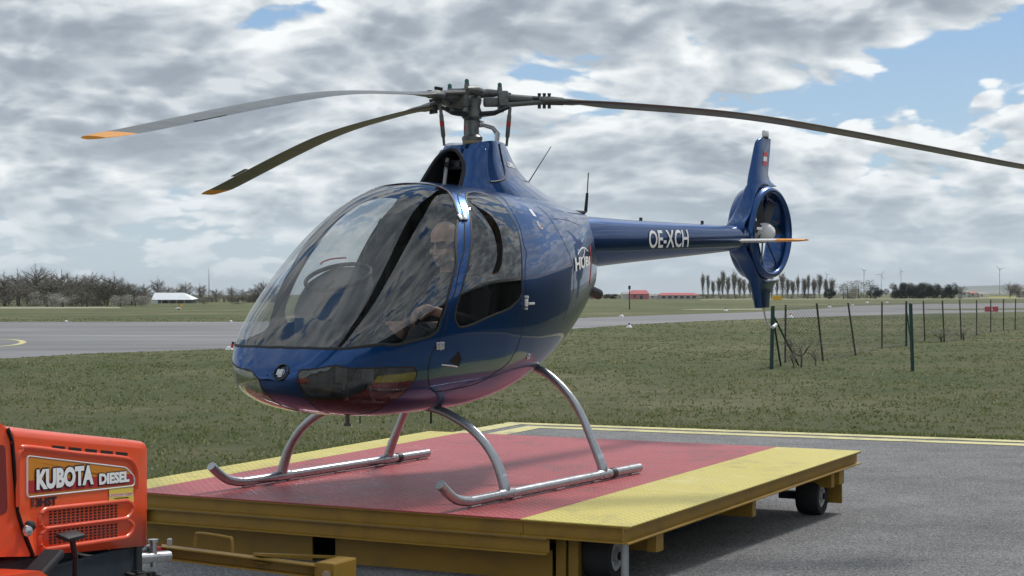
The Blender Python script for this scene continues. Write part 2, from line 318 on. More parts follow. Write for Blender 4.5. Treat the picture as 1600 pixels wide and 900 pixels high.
def panel(name, ids, mat, parent, off=0.0, flip=False):
    f = DF[np.isin(reg, ids)]; u, inv = np.unique(f, return_inverse=True); f = inv.reshape(-1, 3)
    v = V3[u]+VN[u]*off; n = VN[u]
    c = np.cross(v[f[:, 1]]-v[f[:, 0]], v[f[:, 2]]-v[f[:, 0]]); bad = (c*n[f].mean(1)).sum(1) < 0; f[bad] = f[bad][:, ::-1]
    if flip: f = f[:, ::-1]; n = -n
    o = rawmesh(name, v, f, mat, parent, True, xf=hx)
    o.data.normals_split_custom_set_from_vertices(n.tolist()); return o
shell = panel('fuselage_shell', [0], 'blue_paint', heli)
panel('interior_lining', [0, 6, 8], 'lining', shell, -0.022, True)
panel('windshield', [1], 'acrylic', heli)
door = panel('door', [6], 'blue_paint', heli); door2 = panel('door', [8], 'blue_paint', heli)
panel('door_window', [7], 'acrylic_dark', door); panel('door_window', [9], 'acrylic', door2)
panel('chin_window', [10], 'acrylic', heli); panel('chin_window', [11], 'acrylic', heli)
def ribbon(P, w, off, name, mat, parent, closed=False, lift=True):
    P = np.asarray(P, float); n = nrm(P); t = (np.roll(P, -1, 0)-np.roll(P, 1, 0)) if closed else np.gradient(P, axis=0)
    t /= np.maximum(np.linalg.norm(t, axis=1), 1e-9)[:, None]; s = np.cross(t, n); s /= np.linalg.norm(s, axis=1)[:, None]
    w = np.asarray(w, float).reshape(-1, 1) if not np.isscalar(w) else w
    rows = [P-s*w/2+n*off*0.3, P-s*w*0.28+n*off, P+s*w*0.28+n*off, P+s*w/2+n*off*0.3]; m = len(P); v = np.stack(rows, 1).reshape(-1, 3)
    f = [(i*4+k, i*4+k+1, ((i+1) % m)*4+k+1, ((i+1) % m)*4+k) for i in range(m if closed else m-1) for k in range(3)]
    o = rawmesh(name, v, f, mat, parent, True, xf=hx); return o
S3 = lambda loop: undom(loop)
ribbon(S3(ws_loop), 0.016, 0.0025, 'windshield_seal', 'black_trim', heli, True)
for lp, dr, sg in ((door_loop, door, 1), (mir(door_loop), door2, -1)):
    ribbon(S3(lp), 0.007, 0.0012, 'door_gap', 'gap', dr, True)
for lp, dr in ((win_loop, door), (mir(win_loop), door2)): ribbon(S3(lp), 0.012, 0.002, 'window_seal', 'black_trim', dr, True)
for lp in (chin_loop, chin2_loop): ribbon(S3(lp), 0.008, 0.0015, 'chin_window_seal', 'black_trim', heli, True)
seam1 = [(-0.228, 0.313, 1.618), (-0.27, 0.365, 1.556), (-0.301, 0.413, 1.467), (-0.354, 0.43, 1.388), (-0.412, 0.429, 1.317), (-0.451, 0.426, 1.251), (-0.475, 0.421, 1.173), (-0.416, 0.44, 1.061), (-0.261, 0.479, 0.931)]
seam2 = [(-0.267, 0.381, 1.537), (-0.581, 0.299, 1.535), (-0.83, 0.237, 1.507)]
for sm in (seam1, seam2):
    for sg in (1, -1):
        ribbon(undom(spline(dom(np.array(sm)*[1, sg, 1]), 6)), 0.0045, 0.001, 'cowl_seam', 'gap', shell)
# landing lamp
b = MB(); o = Vector(LAMP3); b.lathe([(0.050, -0.006), (0.048, 0.003), (0.043, 0.004), (0.039, -0.004), (0.036, -0.05), (0.0, -0.05)], o, LN, 28)
lampo = b.build('landing_lamp', 'black_gloss', heli, True, 40, hx)
b = MB(); b.lathe([(0.026, -0.012), (0.024, -0.006), (0.012, -0.002), (0.0, 0.0)], o+Vector(LA)*0.008, LN, 20)
for a in range(0, 6): b.box((-.003, -.016, -.001), (.003, .016, .002), at=o+Vector(LA)*(0.008-0.016+0.0064*a)+Vector(LN)*0.001, rot=Matrix((LA, LB, LN)).transposed())
b.build('lamp_lens', 'steel', lampo, True, 40, hx)
# rear end of the cowl, left open round the boom
th = np.linspace(0, 2*PI, 64, endpoint=False); e0 = surf(np.full(64, XE), th); cz = e0[:, 2].mean()
e1 = e0.copy(); e1[:, 1:] = (e1[:, 1:]-[0, cz])*0.86+[0, cz]; e2 = e1.copy(); e2[:, 0] += 0.12
v = np.vstack([e0, e1+[[-.006, 0, 0]], e2]); f = [(j*64+i, j*64+(i+1) % 64, (j+1)*64+(i+1) % 64, (j+1)*64+i) for j in range(2) for i in range(64)]+[list(range(128, 192))]
rawmesh('cowl_opening', v, f, ['blue_paint', 'gap'], shell, False, mi=[0]*64+[1]*65, xf=hx)
b = MB(); b.tube([(-1.05, 0.06, 1.10), (-1.22, 0.07, 1.09), (-1.33, 0.075, 1.06)], 0.035, 14, True); b.build('exhaust_pipe', 'hub_dark', heli, True, 40, hx)
# ---------------- mast pylon with its open front arch
lev = [(1.50, .34, -1.30, .25), (1.585, .37, -1.16, .27), (1.64, .385, -.98, .265), (1.70, .38, -.80, .25), (1.76, .35, -.63, .225), (1.82, .305, -.52, .20), (1.88, .26, -.44, .178), (1.94, .215, -.385, .162), (1.985, .18, -.35, .152), (2.005, .165, -.335, .145)]
lev = spline(lev, 6); n = 96; v = []
for z, xf_, xr_, hw in lev:
    for k in range(n):
        a = 2*PI*k/n; c, s = math.cos(a), math.sin(a); t = (1-math.copysign(abs(c)**0.75, c))/2
        tap = 1.0-0.80*max(0, t-0.35)**1.25/0.65**1.25
        v.append((xf_+(xr_-xf_)*t, hw*tap*math.copysign(abs(s)**0.6, s), z + (-0.035*max(0, c)**2 if z > 1.95 else 0)))
m = len(lev); f = []
def inarch(p): return p[0] > 0.02 and p[2] < 1.945 and abs(p[1]) < 0.148*math.sqrt(max(0, 1-((p[2]-1.70)/0.245)**2))
for i in range(m-1):
    for k in range(n):
        q = (i*n+k, i*n+(k+1) % n, (i+1)*n+(k+1) % n, (i+1)*n+k); c = np.mean([v[j] for j in q], 0)
        if not inarch(c): f.append(q)
f.append([(m-1)*n+k for k in range(n)])
pylon = rawmesh('mast_pylon', v, f, 'blue_paint', heli, True, xf=hx, auto=50)
def pylon_pt(y, z):
    xf_, xr_, hw = [np.interp(z, lev[:, 0], lev[:, j]) for j in (1, 2, 3)]
    s = min(0.999, abs(y)/hw)**(1/0.6); c = math.sqrt(1-s*s); t = (1-c**0.75)/2; return (xf_+(xr_-xf_)*t, y, z)
arch = [pylon_pt(0.148*math.cos(a), 1.70+0.245*math.sin(a)) for a in np.linspace(0.0, PI, 41)]
b = MB(); b.tube(arch, 0.012, 8); b.build('intake_rim', 'black_trim', pylon, True, 40, hx)
b = MB()                                             # duct walls behind the arch
inner = [(-0.05, p[1]*0.86, 1.69+(p[2]-1.69)*0.9) for p in arch]; N0 = len(arch)
b.add(arch+inner, [(i, i+1, N0+i+1, N0+i) for i in range(N0-1)]+[[N0+i for i in range(N0)]]); b.build('intake_duct', 'lining', pylon, True, 40, hx)
b = MB(); b.tube([(0.19, -0.075, 1.70), (0.15, -0.075, 1.90)], 0.012, 10); b.build('control_rod', 'white_paint', pylon, True, 40, hx)
b = MB(); b.tube([(0.14, 0.075, 1.69), (0.12, 0.08, 1.90)], 0.022, 12); b.build('control_rod', 'white_paint', pylon, True, 40, hx)
b = MB(); b.box((0.08, -0.09, 1.83), (0.15, 0.07, 1.89), 0.008); b.tube([(0.15, -0.055, 1.86), (0.19, -0.055, 1.86)], 0.016, 10); b.tube([(0.15, 0.03, 1.86), (0.19, 0.03, 1.86)], 0.016, 10); b.build('mixing_bracket', 'hub_dark', pylon, True, 40, hx)
def pylon_side(x, z, sg=1):
    xf_, xr_, hw = [np.interp(z, lev[:, 0], lev[:, j]) for j in (1, 2, 3)]; t = min(.999, max(.001, (x-xf_)/(xr_-xf_))); c = 1-2*t; c = math.copysign(abs(c)**(1/.75), c); s = math.sqrt(1-c*c)
    return (x, sg*hw*(1.0-0.80*max(0, t-0.35)**1.25/0.65**1.25)*s**.6, z)
for sg in (1, -1):
    P = [pylon_side(x, z, sg) for x, z in ((-.10, 1.99), (-.10, 1.93), (-.095, 1.86), (-.07, 1.80), (-.02, 1.77), (.06, 1.755), (.12, 1.75))]
    b = MB(); b.tube(spline(P, 4), 0.0065, 6); b.build('pylon_joint', 'black_trim', pylon, True, 40, hx)
# ---------------- landing skids
def skid(sg):
    b = MB(); P = [(1.405, .796*sg, .150), (1.345, .796*sg, .103), (1.27, .796*sg, .060), (1.17, .796*sg, .038), (1.05, .796*sg, .034), (.3, .796*sg, .034), (-.612, .796*sg, .034)]
    P = spline(P, 6); b.tube(P, 0.0265, 18)
    o = b.build('landing_skid', 'skid_metal', heli, True, 40, hx)
    for x0 in (1.10, 0.72, 0.28, -0.12, -0.55):
        b = MB(); b.box((x0-.045, .796*sg-.014, 0.0), (x0+.045, .796*sg+.014, .012), .003); b.build('wear_plate', 'steel', o, xf=hx)
    for x0 in (-0.30,):
        b = MB(); b.tube([(x0-.02, .796*sg, .034), (x0+.02, .796*sg, .034)], .031, 16); b.build('clamp', 'hub_dark', o, True, 40, hx)
    for x0 in (.813, -.197):
        b = MB(); b.tube([(x0-.07, .796*sg, .035), (x0-.055, .796*sg, .035), (x0+.055, .796*sg, .035), (x0+.07, .796*sg, .035)], [.0275, .031, .031, .0275], 16)
        for q in (-.035, .035): b.tube([(x0+q, .796*sg+.029*sg, .03), (x0+q, .796*sg+.036*sg, .03)], .007, 6)
        b.build('saddle', 'skid_metal', o, True, 40, hx)
for sg in (1, -1): skid(sg)
fr = [(.813, .792, .055), (.813, .780, .10), (.813, .735, .205), (.813, .652, .309), (.813, .547, .388), (.813, .42, .446), (.813, .30, .478), (.813, .12, .492)]
rr = [(-.197, .792, .055), (-.197, .78, .10), (-.197, .722, .223), (-.197, .648, .37), (-.197, .568, .48), (-.197, .455, .578), (-.197, .34, .640), (-.197, .15, .68)]
for P in (fr, rr):
    P = P+[(x, -y, z) for x, y, z in P[::-1]]; P = spline(P, 5)
    rad = [0.024+0.006*max(0, 1-abs(abs(p[1])-.79)/.08)+.006*max(0, 1-p[2]/.16)*0 for p in P]
    b = MB(); b.tube(P, rad, 16); o = b.build('cross_tube', 'skid_metal', heli, True, 40, hx)
    for sg in (1, -1):
        x0, y0 = P[0][0], .30*sg
        b = MB(); b.tube([(P[0][0], .775*sg, .12), (P[0][0], .763*sg, .146)], .0275, 14, False); b.build('joint_collar', 'steel', o, True, 40, hx)
b = MB(); b.tube([(.55, .1, .44), (.55, .1, .36)], .006, 6); b.build('belly_antenna', 'black_trim', heli, True, 40, hx)
b = MB(); b.tube([(1.20, .02, .45), (1.20, .02, .41)], .012, 8); b.tube([(1.20, .02, .41), (1.20, .02, .395)], .02, 8); b.build('drain_fitting', 'hub_grey', heli, True, 40, hx)
b = MB(); b.tube([(0.92, -.12, .44), (0.92, -.12, .38)], .004, 6); b.build('belly_antenna', 'black_trim', heli, True, 40, hx)
# ---------------- door hardware
def on(x, y, z): return undom(dom(np.array([[x, y, z]])))[0]
def hinge(p, parent, s=1.0):
    p = Vector(on(*p)); nv = Vector(nrm(p)[0]); t = nv.cross(Vector((0, 0, 1))).normalized(); u = t.cross(nv)
    Rm = Matrix((t, u, nv)).transposed(); b = MB()
    for q in (-.017, .017): b.box((-.012*s, -.02*s, 0), (.012*s, .02*s, .010), .003, rot=Rm, at=p+t*q*s+nv*.004)
    b.tube([p-u*.022*s+nv*.008, p+u*.022*s+nv*.008], .006*s, 8); b.build('hinge', 'steel', parent, True, 40, hx)
for sg, dr in ((1, door), (-1, door2)):
    hinge((0.763, .477*sg, 1.526), dr); hinge((1.131, .592*sg, .841), dr)
    p = Vector(on(.355, .62*sg, 1.05)); nv = Vector(nrm(p)[0]); b = MB()
    b.box((-.012, -.006, -.022), (.012, .008, .022), .004, at=p+nv*.008); b.box((-.055, -.006, -.007), (0.0, .006, .007), .003, at=p+nv*.022+Vector((-.03, 0, -.005)))
    b.lathe([(.008, 0), (.008, .02), (0, .02)], p+Vector((0, 0, .032)), nv, 8); b.lathe([(.006, 0), (.006, .014), (0, .014)], p+Vector((0, 0, -.034)), nv, 8)
    b.build('door_handle', 'white_paint', dr, True, 40, hx)
    # step pocket low on the door
    tri = [on(.976, .605*sg, .806), on(1.042, .59*sg, .752), on(.957, .587*sg, .72), on(.945, .6*sg, .76)]; n3 = nrm(np.array(tri))
    rawmesh('step_pocket', np.array(tri)+n3*.002, [(0, 1, 2, 3)], 'gap', dr, xf=hx)
    b = MB(); b.tube([Vector(on(1.105, .58*sg, .738))+Vector(n3[0])*.004, Vector(on(1.04, .585*sg, .733))+Vector(n3[0])*.012, Vector(on(.97, .585*sg, .722))+Vector(n3[0])*.004], .004, 6); b.build('step_lip', 'steel', dr, True, 40, hx)
    p = Vector(on(.252, .568*sg, .74)); nv = Vector(nrm(p)[0]); b = MB(); b.lathe([(.019, -.002), (.019, .004), (.013, .008), (.010, .003), (0, .003)], p, nv, 18); b.build('jack_point', 'steel', shell, True, 40, hx)
p = Vector(on(-.04, .456, 1.494)); nv = Vector(nrm(p)[0]); b = MB(); b.lathe([(.030, 0), (.030, .002), (.024, .003), (.024, .001), (0, .001)], p, nv, 24); b.build('fuel_cap', 'steel', shell, True, 40, hx)
b = MB(); b.tube([p+nv*.006+Vector((.02, 0, -.012)), p+nv*.006+Vector((-.035, -.005, -.012))], .0035, 6); b.build('cap_lever', 'flag_red', shell, True, 40, hx)
q = np.array([on(-.03, .382, 1.590), on(-.07, .377, 1.587), on(-.065, .417, 1.544), on(-.025, .422, 1.547)]); rawmesh('placard', q+nrm(q)*.002, [(0, 1, 2, 3)], 'white_paint', shell, xf=hx)
# position lamp and red reflector strip at the tail of the cowl
P = undom(spline(dom(np.array([(-1.0, .22, 1.38), (-.99, .22, 1.30), (-.97, .225, 1.22), (-.93, .24, 1.13)])), 5)); ribbon(P, np.interp(np.arange(len(P)), [0, 5, len(P)-1], [.012, .03, .008]), .003, 'red_stripe', 'tail_red', shell)
P = undom(spline(dom(np.array([(-.60, .39, 1.33), (-.72, .345, 1.372), (-.82, .31, 1.375), (-.90, .28, 1.355)])), 5)); ribbon(P, .010, .002, 'white_swoosh', 'letter_white', shell)
P = undom(spline(dom(np.array([(-.52, .42, 1.258), (-.66, .373, 1.29), (-.76, .335, 1.325), (-.80, .318, 1.365)])), 5)); ribbon(P, .008, .002, 'white_swoosh', 'letter_white', shell)
_a = [Vector(on(1.838, sg*.10, .64)) for sg in (1, -1)]
# ---------------- lettering helper: flat text meshes laid on a surface
def text_mesh(s, h, bold=.035, fine=True, extrude=0.0, shear=0.0, wid=1.0):
    cu = bpy.data.curves.new('t', 'FONT'); cu.body = s; cu.size = 1.0; cu.resolution_u = 3; cu.extrude = extrude; cu.shear = shear; cu.offset = bold
    ob = bpy.data.objects.new('t', cu); COL.objects.link(ob); bpy.context.view_layer.update()
    me = ob.to_mesh(); bm = bmesh.new(); bm.from_mesh(me); ob.to_mesh_clear(); bmesh.ops.triangulate(bm, faces=bm.faces)
    if fine:
        for _ in range(2): bmesh.ops.subdivide_edges(bm, edges=[e for e in bm.edges if e.calc_length() > .12], cuts=1)
    bmesh.ops.triangulate(bm, faces=bm.faces); bm.verts.index_update(); v = np.array([x.co[:] for x in bm.verts]); f = [[q.index for q in p.verts] for p in bm.faces]; bm.free()
    bpy.data.objects.remove(ob); bpy.data.curves.remove(cu)
    v[:, 0] -= v[:, 0].min(); v[:, 1] -= v[:, 1].min(); s_ = h/v[:, 1].max(); return v*[s_*wid, s_, 1], f
def lay_text(name, s, h, width, mapf, mat, parent, xf, bold=.035, fine=True):
    v, f = text_mesh(s, h, bold, fine)
    v[:, 0] *= width/v[:, 0].max()
    return rawmesh(name, np.array([mapf(a, b_) for a, b_, _ in v]), f, mat, parent, xf=xf)
def cowl_map(a, b_):                                    # port flank of the cowl, running aft
    p = np.array(on(-.50-a, .40, 1.215+b_+a*.16)); return p+nrm(p)[0]*.006
lay_text('lettering', 'HUBI', .085, .42, cowl_map, 'letter_white', shell, hx)
# ---------------- interior
xs_ = np.full(64, .30); th = np.linspace(0, 2*PI, 64, endpoint=False); ring = surf(xs_, th); c0 = np.array([.30, 0, 1.1]); ring = c0+(ring-c0)*.965
rawmesh('bulkhead', ring, [list(range(64))], 'lining', heli, xf=hx)
fl = [];
for x0 in np.linspace(.30, 1.62, 12):
    w, zt_, zb_, zm_ = prof(x0); z0 = .60 if x0 < 1.25 else .60-(x0-1.25)*.12
    k = max(.05, 1-((zm_-z0)/(zm_-zb_))**BP['nb'])**(1/BP['nb']); fl.append((x0, w*k*.95, z0))
v = [(x0, s*y0, z0) for x0, y0, z0 in fl for s in (1, -1)]
rawmesh('cabin_floor', v, [(2*i, 2*i+1, 2*i+3, 2*i+2) for i in range(7)], 'lining', heli, xf=hx)
for sg in (1, -1):
    st = MB(); y0 = .29*sg
    st.box((.52, y0-.21, .62), (1.0, y0+.21, .80), .05); so_ = st.build('seat', 'seat_cloth', heli, True, 50, hx)
    st = MB(); Rm = Matrix.Rotation(math.radians(-14), 3, 'Y'); st.box((-.055, -.21, -.32), (.055, .21, .32), .05, rot=Rm, at=(.46, y0, 1.08)); st.build('backrest', 'seat_cloth', so_, True, 50, hx)
    st = MB(); st.box((-.04, -.12, -.09), (.04, .12, .09), .035, rot=Rm, at=(.39, y0, 1.46)); st.build('headrest', 'seat_cloth', so_, True, 50, hx)
    for k in (-.06, .06):
        st = MB(); st.tube([(.50, y0+k, 1.42), (.56, y0+k*1.4, 1.15), (.66, y0+k*1.8, .84)], .018, 6, flat=.25); st.build('seat_belt', 'lining', so_, True, 40, hx)
# instrument console: a stalk from the floor that swells into a hooded panel
b = MB(); path = [(1.46, 0, .58), (1.44, 0, .75), (1.38, 0, .92), (1.32, 0, 1.04), (1.27, 0, 1.13), (1.245, 0, 1.19)]
sec = [.10, .12, .17, .215, .22, .19]; v = []; nn_ = 28
for (x0, _, z0), r in zip(spline(path, 4), np.interp(np.linspace(0, 5, 21), range(6), sec)):
    for k in range(nn_):
        a = 2*PI*k/nn_; v.append((x0+.55*r*math.copysign(abs(math.cos(a))**.7, math.cos(a)), r*math.copysign(abs(math.sin(a))**.7, math.sin(a)), z0-.07*math.cos(a)*max(0, min(1, (z0-.95)/.2))))
f = [(i*nn_+k, i*nn_+(k+1) % nn_, (i+1)*nn_+(k+1) % nn_, (i+1)*nn_+k) for i in range(20) for k in range(nn_)]+[[20*nn_+k for k in range(nn_)]]
cons = rawmesh('instrument_console', v, f, 'console', heli, True, xf=hx, auto=50)
hood = [(1.255+.125*math.cos(a), .205*math.sin(a), 1.205-.07*math.cos(a)) for a in np.linspace(0, 2*PI, 25)]
b = MB(); b.tube(hood, .012, 6); b.build('hood_rim', 'black_trim', cons, True, 40, hx)
b = MB(); b.lathe([(0, -.02), (.03, -.015), (.048, 0), (.052, .012), (0, .014)], (1.39, -.02, 1.10), (.9, -.1, .45), 20); b.tube([(1.39, 0.0, 1.13), (1.36, .06, 1.19)], .012, 6); b.build('compass', 'black_gloss', cons, True, 40, hx)
for i, (yy, zz) in enumerate(((-.10, 1.13), (.10, 1.13), (0, 1.05), (-.1, 1.03), (.1, 1.03))):
    b = MB(); b.lathe([(.036, 0), (.036, .012), (.03, .014), (0, .01)], (1.20+(1.13-zz)*.5-.05, yy, zz), (-1, 0, .3), 16); b.build('gauge', 'black_gloss', cons, True, 40, hx)
for sg in (1, -1):
    b = MB(); b.tube([(.95, .29*sg, .62), (1.05, .29*sg, .85), (1.0, .29*sg, 1.0)], .012, 8); b.tube([(1.0, .29*sg, .98), (.985, .29*sg, 1.08)], .018, 8); b.build('cyclic_stick', 'black_trim', heli, True, 40, hx)
    b = MB(); b.tube([(.5, .06*sg+.02, .74), (.85, .06*sg+.03, .86)], .014, 8); b.build('collective_lever', 'black_trim', heli, True, 40, hx)
    for k in (-.09, .09):
        b = MB(); b.tube([(1.42, .29*sg+k, .56), (1.47, .29*sg+k, .68)], .01, 6); b.box((1.46, .29*sg+k-.035, .65), (1.48, .29*sg+k+.035, .74), .006); b.build('pedal', 'hub_grey', heli, True, 40, hx)
b = MB(); b.tube(spline([(1.20, -.17, 1.275), (1.18, -.165, 1.29), (1.12, -.15, 1.305), (1.03, -.13, 1.31)], 4), .005, 6); b.build('temperature_probe', 'tail_red', heli, True, 40, hx)
# ---------------- main rotor
b = MB(); b.lathe([(.056, 1.95), (.056, 2.01), (.062, 2.012), (.062, 2.03), (.050, 2.04), (.042, 2.05), (.040, 2.14), (.05, 2.15)], (0, 0, 0), (0, 0, 1), 28); mast = b.build('rotor_mast', 'hub_grey', heli, True, 40, hx)
b = MB(); b.lathe([(.0585, 1.99), (.0595, 2.018), (.057, 2.02)], (0, 0, 0), (0, 0, 1), 28); b.build('mast_sleeve', 'tan_metal', mast, True, 40, hx)
b = MB(); b.tube([(-.04, .03, 2.11), (-.115, .07, 2.09), (-.135, .09, 2.055)], [.012, .014, .016], 8); b.tube([(-.135, .09, 2.06), (-.125, .09, 1.96)], [.018, .010], 8); b.box((-.06, .0, 2.09), (-.02, .05, 2.13), .006); b.build('scissor_link', 'steel', mast, True, 40, hx)
hub = MB(); hub.lathe([(.045, 2.13), (.062, 2.15), (.060, 2.18), (.048, 2.21), (.058, 2.25), (.05, 2.28), (0, 2.285)], (0, 0, 0), (0, 0, 1), 24); hubo = hub.build('rotor_hub', 'hub_grey', heli, True, 40, hx)
rz_ = np.array([0, .25, .40, .75, 1.36, 1.80, 2.33, 2.86, 3.32, 3.6]); zz_ = np.array([2.25, 2.25, 2.25, 2.232, 2.188, 2.138, 2.048, 1.948, 1.86, 1.815])
def dz(r): return float(np.interp(r, rz_, zz_))
DR = spline(np.stack([rz_, zz_], 1), 8)
def bz(r): return float(np.interp(r, DR[:, 0], DR[:, 1]))
def rotor_blade(az):
    ca, sa = math.cos(az), math.sin(az); e = Vector((ca, sa, 0)); t = Vector((-sa, ca, 0))       # t points anticlockwise seen from above; the leading edge is clockwise
    rs = np.concatenate([np.linspace(.42, .75, 8), np.linspace(.85, 3.6, 45)]); v = []; mi = []; f = []; n = 16
    for r in rs:
        k = min(1, max(0, (r-.42)/.38)); ch = .075+(.20-.075)*k**1.3; thk = .046*(1-k)+.022*k
        if r > 3.42: ch *= 1-.35*((r-3.42)/.18)**2
        tw = -math.radians(8-1.5*r)*k
        for j in range(n):
            a = 2*PI*j/n; xx = math.cos(a); u = -ch*(.5*xx)+ch*.10*k; hgt = thk/2*math.sin(a)*(1 if k < .5 else (0.65+.35*xx))
            if r > 3.42: u += (r-3.42)*.12
            p = e*r + t*(u*math.cos(tw)) + Vector((0, 0, bz(r)+hgt+u*math.sin(tw))); v.append(p)
    m = len(rs)
    for i in range(m-1):
        for j in range(n): f.append((i*n+j, i*n+(j+1) % n, (i+1)*n+(j+1) % n, (i+1)*n+j)); mi.append(1 if rs[i] > 3.40 else 0)
    f += [[(m-1)*n+j for j in range(n)], list(range(n))[::-1]]; mi += [1, 0]
    rawmesh('rotor_blade', v, f, ['blade_top', 'orange_tip'], hubo, True, mi, hx, 60)
    b = MB()                                              # trim tab
    for r0, r1 in ((2.78, 3.0),):
        v = [e*r+t*(.112+q*.028)+Vector((0, 0, bz(r)+w)) for r in (r0, r1) for q in (0, 1) for w in (-.003, .001)]
        b.add(v, [(0, 2, 3, 1), (4, 5, 7, 6), (0, 4, 6, 2), (1, 3, 7, 5), (2, 6, 7, 3)])
    b.build('trim_tab', 'blade_top', hubo, xf=hx)
    g = MB(); z0 = 2.25                                   # forked grip: two straps that close on the blade root
    for sg in (1, -1):
        g.tube([e*.16+t*.055*sg+Vector((0, 0, z0+.035*sg)), e*.30+t*.03*sg+Vector((0, 0, z0+.022*sg)), e*.44+t*.012*sg+Vector((0, 0, z0+.010*sg))], [.020, .018, .018], 8, flat=.8)
    g.tube([e*.40+Vector((0, 0, z0)), e*.47+Vector((0, 0, z0-.001)), e*.55+Vector((0, 0, z0-.006))], [.032, .034, .03], 10, flat=.8)
    for q in (.405, .435, .465):
        for sg in (1, -1): g.lathe([(.010, -.046), (.010, -.03), (.008, .03), (.011, .034), (.011, .046)], e*q+Vector((0, 0, z0-.002)), (0, 0, 1), 8)
    g.tube([e*.22+Vector((0, 0, z0+.01)), e*.36+Vector((0, 0, z0+.003))], [.030, .022], 12)
    g.build('blade_grip', 'rotor_grey', hubo, True, 40, hx)
    g = MB(); Rm = Matrix((e, t, Vector((0, 0, 1)))).transposed()
    g.box((-.075, -.035, -.02), (.05, .035, .035), .012, rot=Rm, at=e*.13+Vector((0, 0, z0-.01)))
    g.box((-.03, -.06, -.055), (.03, .06, .055), .01, rot=Rm, at=e*.185+Vector((0, 0, z0))); g.box((-.02, -.075, -.03), (.02, -.05, .045), .006, rot=Rm, at=e*.215+Vector((0, 0, z0+.01)))
    g.tube([e*.17+t*.05+Vector((0, 0, z0+.03)), e*.17+t*.05+Vector((0, 0, z0+.085))], [.02, .014], 10); g.tube([e*.17-t*.05+Vector((0, 0, z0-.05)), e*.17-t*.05+Vector((0, 0, z0-.075))], .016, 10)
    g.build('hub_arm', 'hub_grey', hubo, True, 40, hx)
    g = MB(); g.tube([e*.05-t*.02+Vector((0, 0, z0-.085)), e*.13-t*.06+Vector((0, 0, z0-.08)), e*.22-t*.10+Vector((0, 0, z0-.045))], [.03, .026, .018], 8, flat=.6); g.build('pitch_horn', 'hub_dark', hubo, True, 40, hx)
    g = MB(); g.tube([e*.02+t*.07+Vector((0, 0, z0+.045)), e*.10+t*.075+Vector((0, 0, z0+.05)), e*.19+t*.06+Vector((0, 0, z0+.05))], [.026, .028, .016], 12); g.build('lag_damper', 'hub_grey', hubo, True, 40, hx)
    g = MB(); g.lathe([(.018, 0), (.018, .004), (.010, .005)], e*.02+t*.07+Vector((0, 0, z0+.045))-e*.005, -e, 12); g.build('damper_cap', 'red_band', hubo, True, 40, hx)
    g = MB(); g.lathe([(.013, 0), (.013, .022), (.006, .03), (0, .03)], e*.17+t*.05+Vector((0, 0, z0+.083)), (0, 0, 1), 10); g.build('hub_bolt', 'green_metal', hubo, True, 40, hx)
    # pitch link down to the swashplate
    tp = e*.22-t*.10+Vector((0, 0, z0-.05)); bt = e*.20-t*.085+Vector((0, 0, 1.97))
    g = MB(); g.tube([tp, tp.lerp(bt, .18), tp.lerp(bt, .22), tp.lerp(bt, .75), tp.lerp(bt, .8), bt], [.010, .010, .013, .013, .008, .008], 10); g.build('pitch_link', 'hub_grey', hubo, True, 40, hx)
    g = MB(); g.tube([tp.lerp(bt, .36), tp.lerp(bt, .5)], .0137, 10); g.build('link_band', 'red_band', hubo, True, 40, hx)
for k in range(3): rotor_blade(.1557-k*2*PI/3)
b = MB(); b.lathe([(.03, 2.285), (.045, 2.29), (.045, 2.302), (.03, 2.31), (0, 2.31)], (0, 0, 0), (0, 0, 1), 18); b.build('hub_cap', 'hub_dark', hubo, True, 40, hx)
# ---------------- tail boom
bs = spline([(-1.02, 1.405, .165, .140), (-1.30, 1.407, .168, .143), (-1.8, 1.414, .148, .128), (-2.4, 1.425, .128, .110), (-3.0, 1.436, .108, .09), (-3.45, 1.447, .093, .075), (-3.62, 1.45, .088, .068)], 6); v = []; n = 40
for x0, z0, hz_, hy_ in bs:
    for k in range(n):
        a = 2*PI*k/n; v.append((x0, hy_*math.copysign(abs(math.cos(a))**.85, math.cos(a)), z0+hz_*math.copysign(abs(math.sin(a))**.85, math.sin(a))))
m = len(bs); boom = rawmesh('tail_boom', v, [(i*n+k, i*n+(k+1) % n, (i+1)*n+(k+1) % n, (i+1)*n+k) for i in range(m-1) for k in range(n)]+[[(m-1)*n+k for k in range(n)]], 'blue_paint', heli, True, xf=hx, auto=60)
def boom_map(x0, zr, off=.004):
    z0, hz_, hy_ = [np.interp(-x0, -bs[:, 0], bs[:, j]) for j in (1, 2, 3)]; s = max(-.98, min(.98, zr/hz_)); sn = math.copysign(abs(s)**(1/.85), s)
    return (x0, hy_*(1-sn*sn)**.5**1 + off if False else hy_*math.sqrt(max(0, 1-sn*sn))**.85+off, z0+zr)
# OE-XCH runs aft along the flank
_o = (-1.905, -.052)
lay_text('registration', 'OE-XCH', .125, .60, lambda a, b_: boom_map(_o[0]-a, _o[1]+b_-.0), 'letter_white', boom, hx, .015)
for x0 in (-2.0, -2.9): b = MB(); b.box((x0-.03, -.006, 1.56-.02), (x0, .006, 1.58-.01*(-x0-2)), .003); b.build('boom_fitting', 'hub_dark', boom, xf=hx)
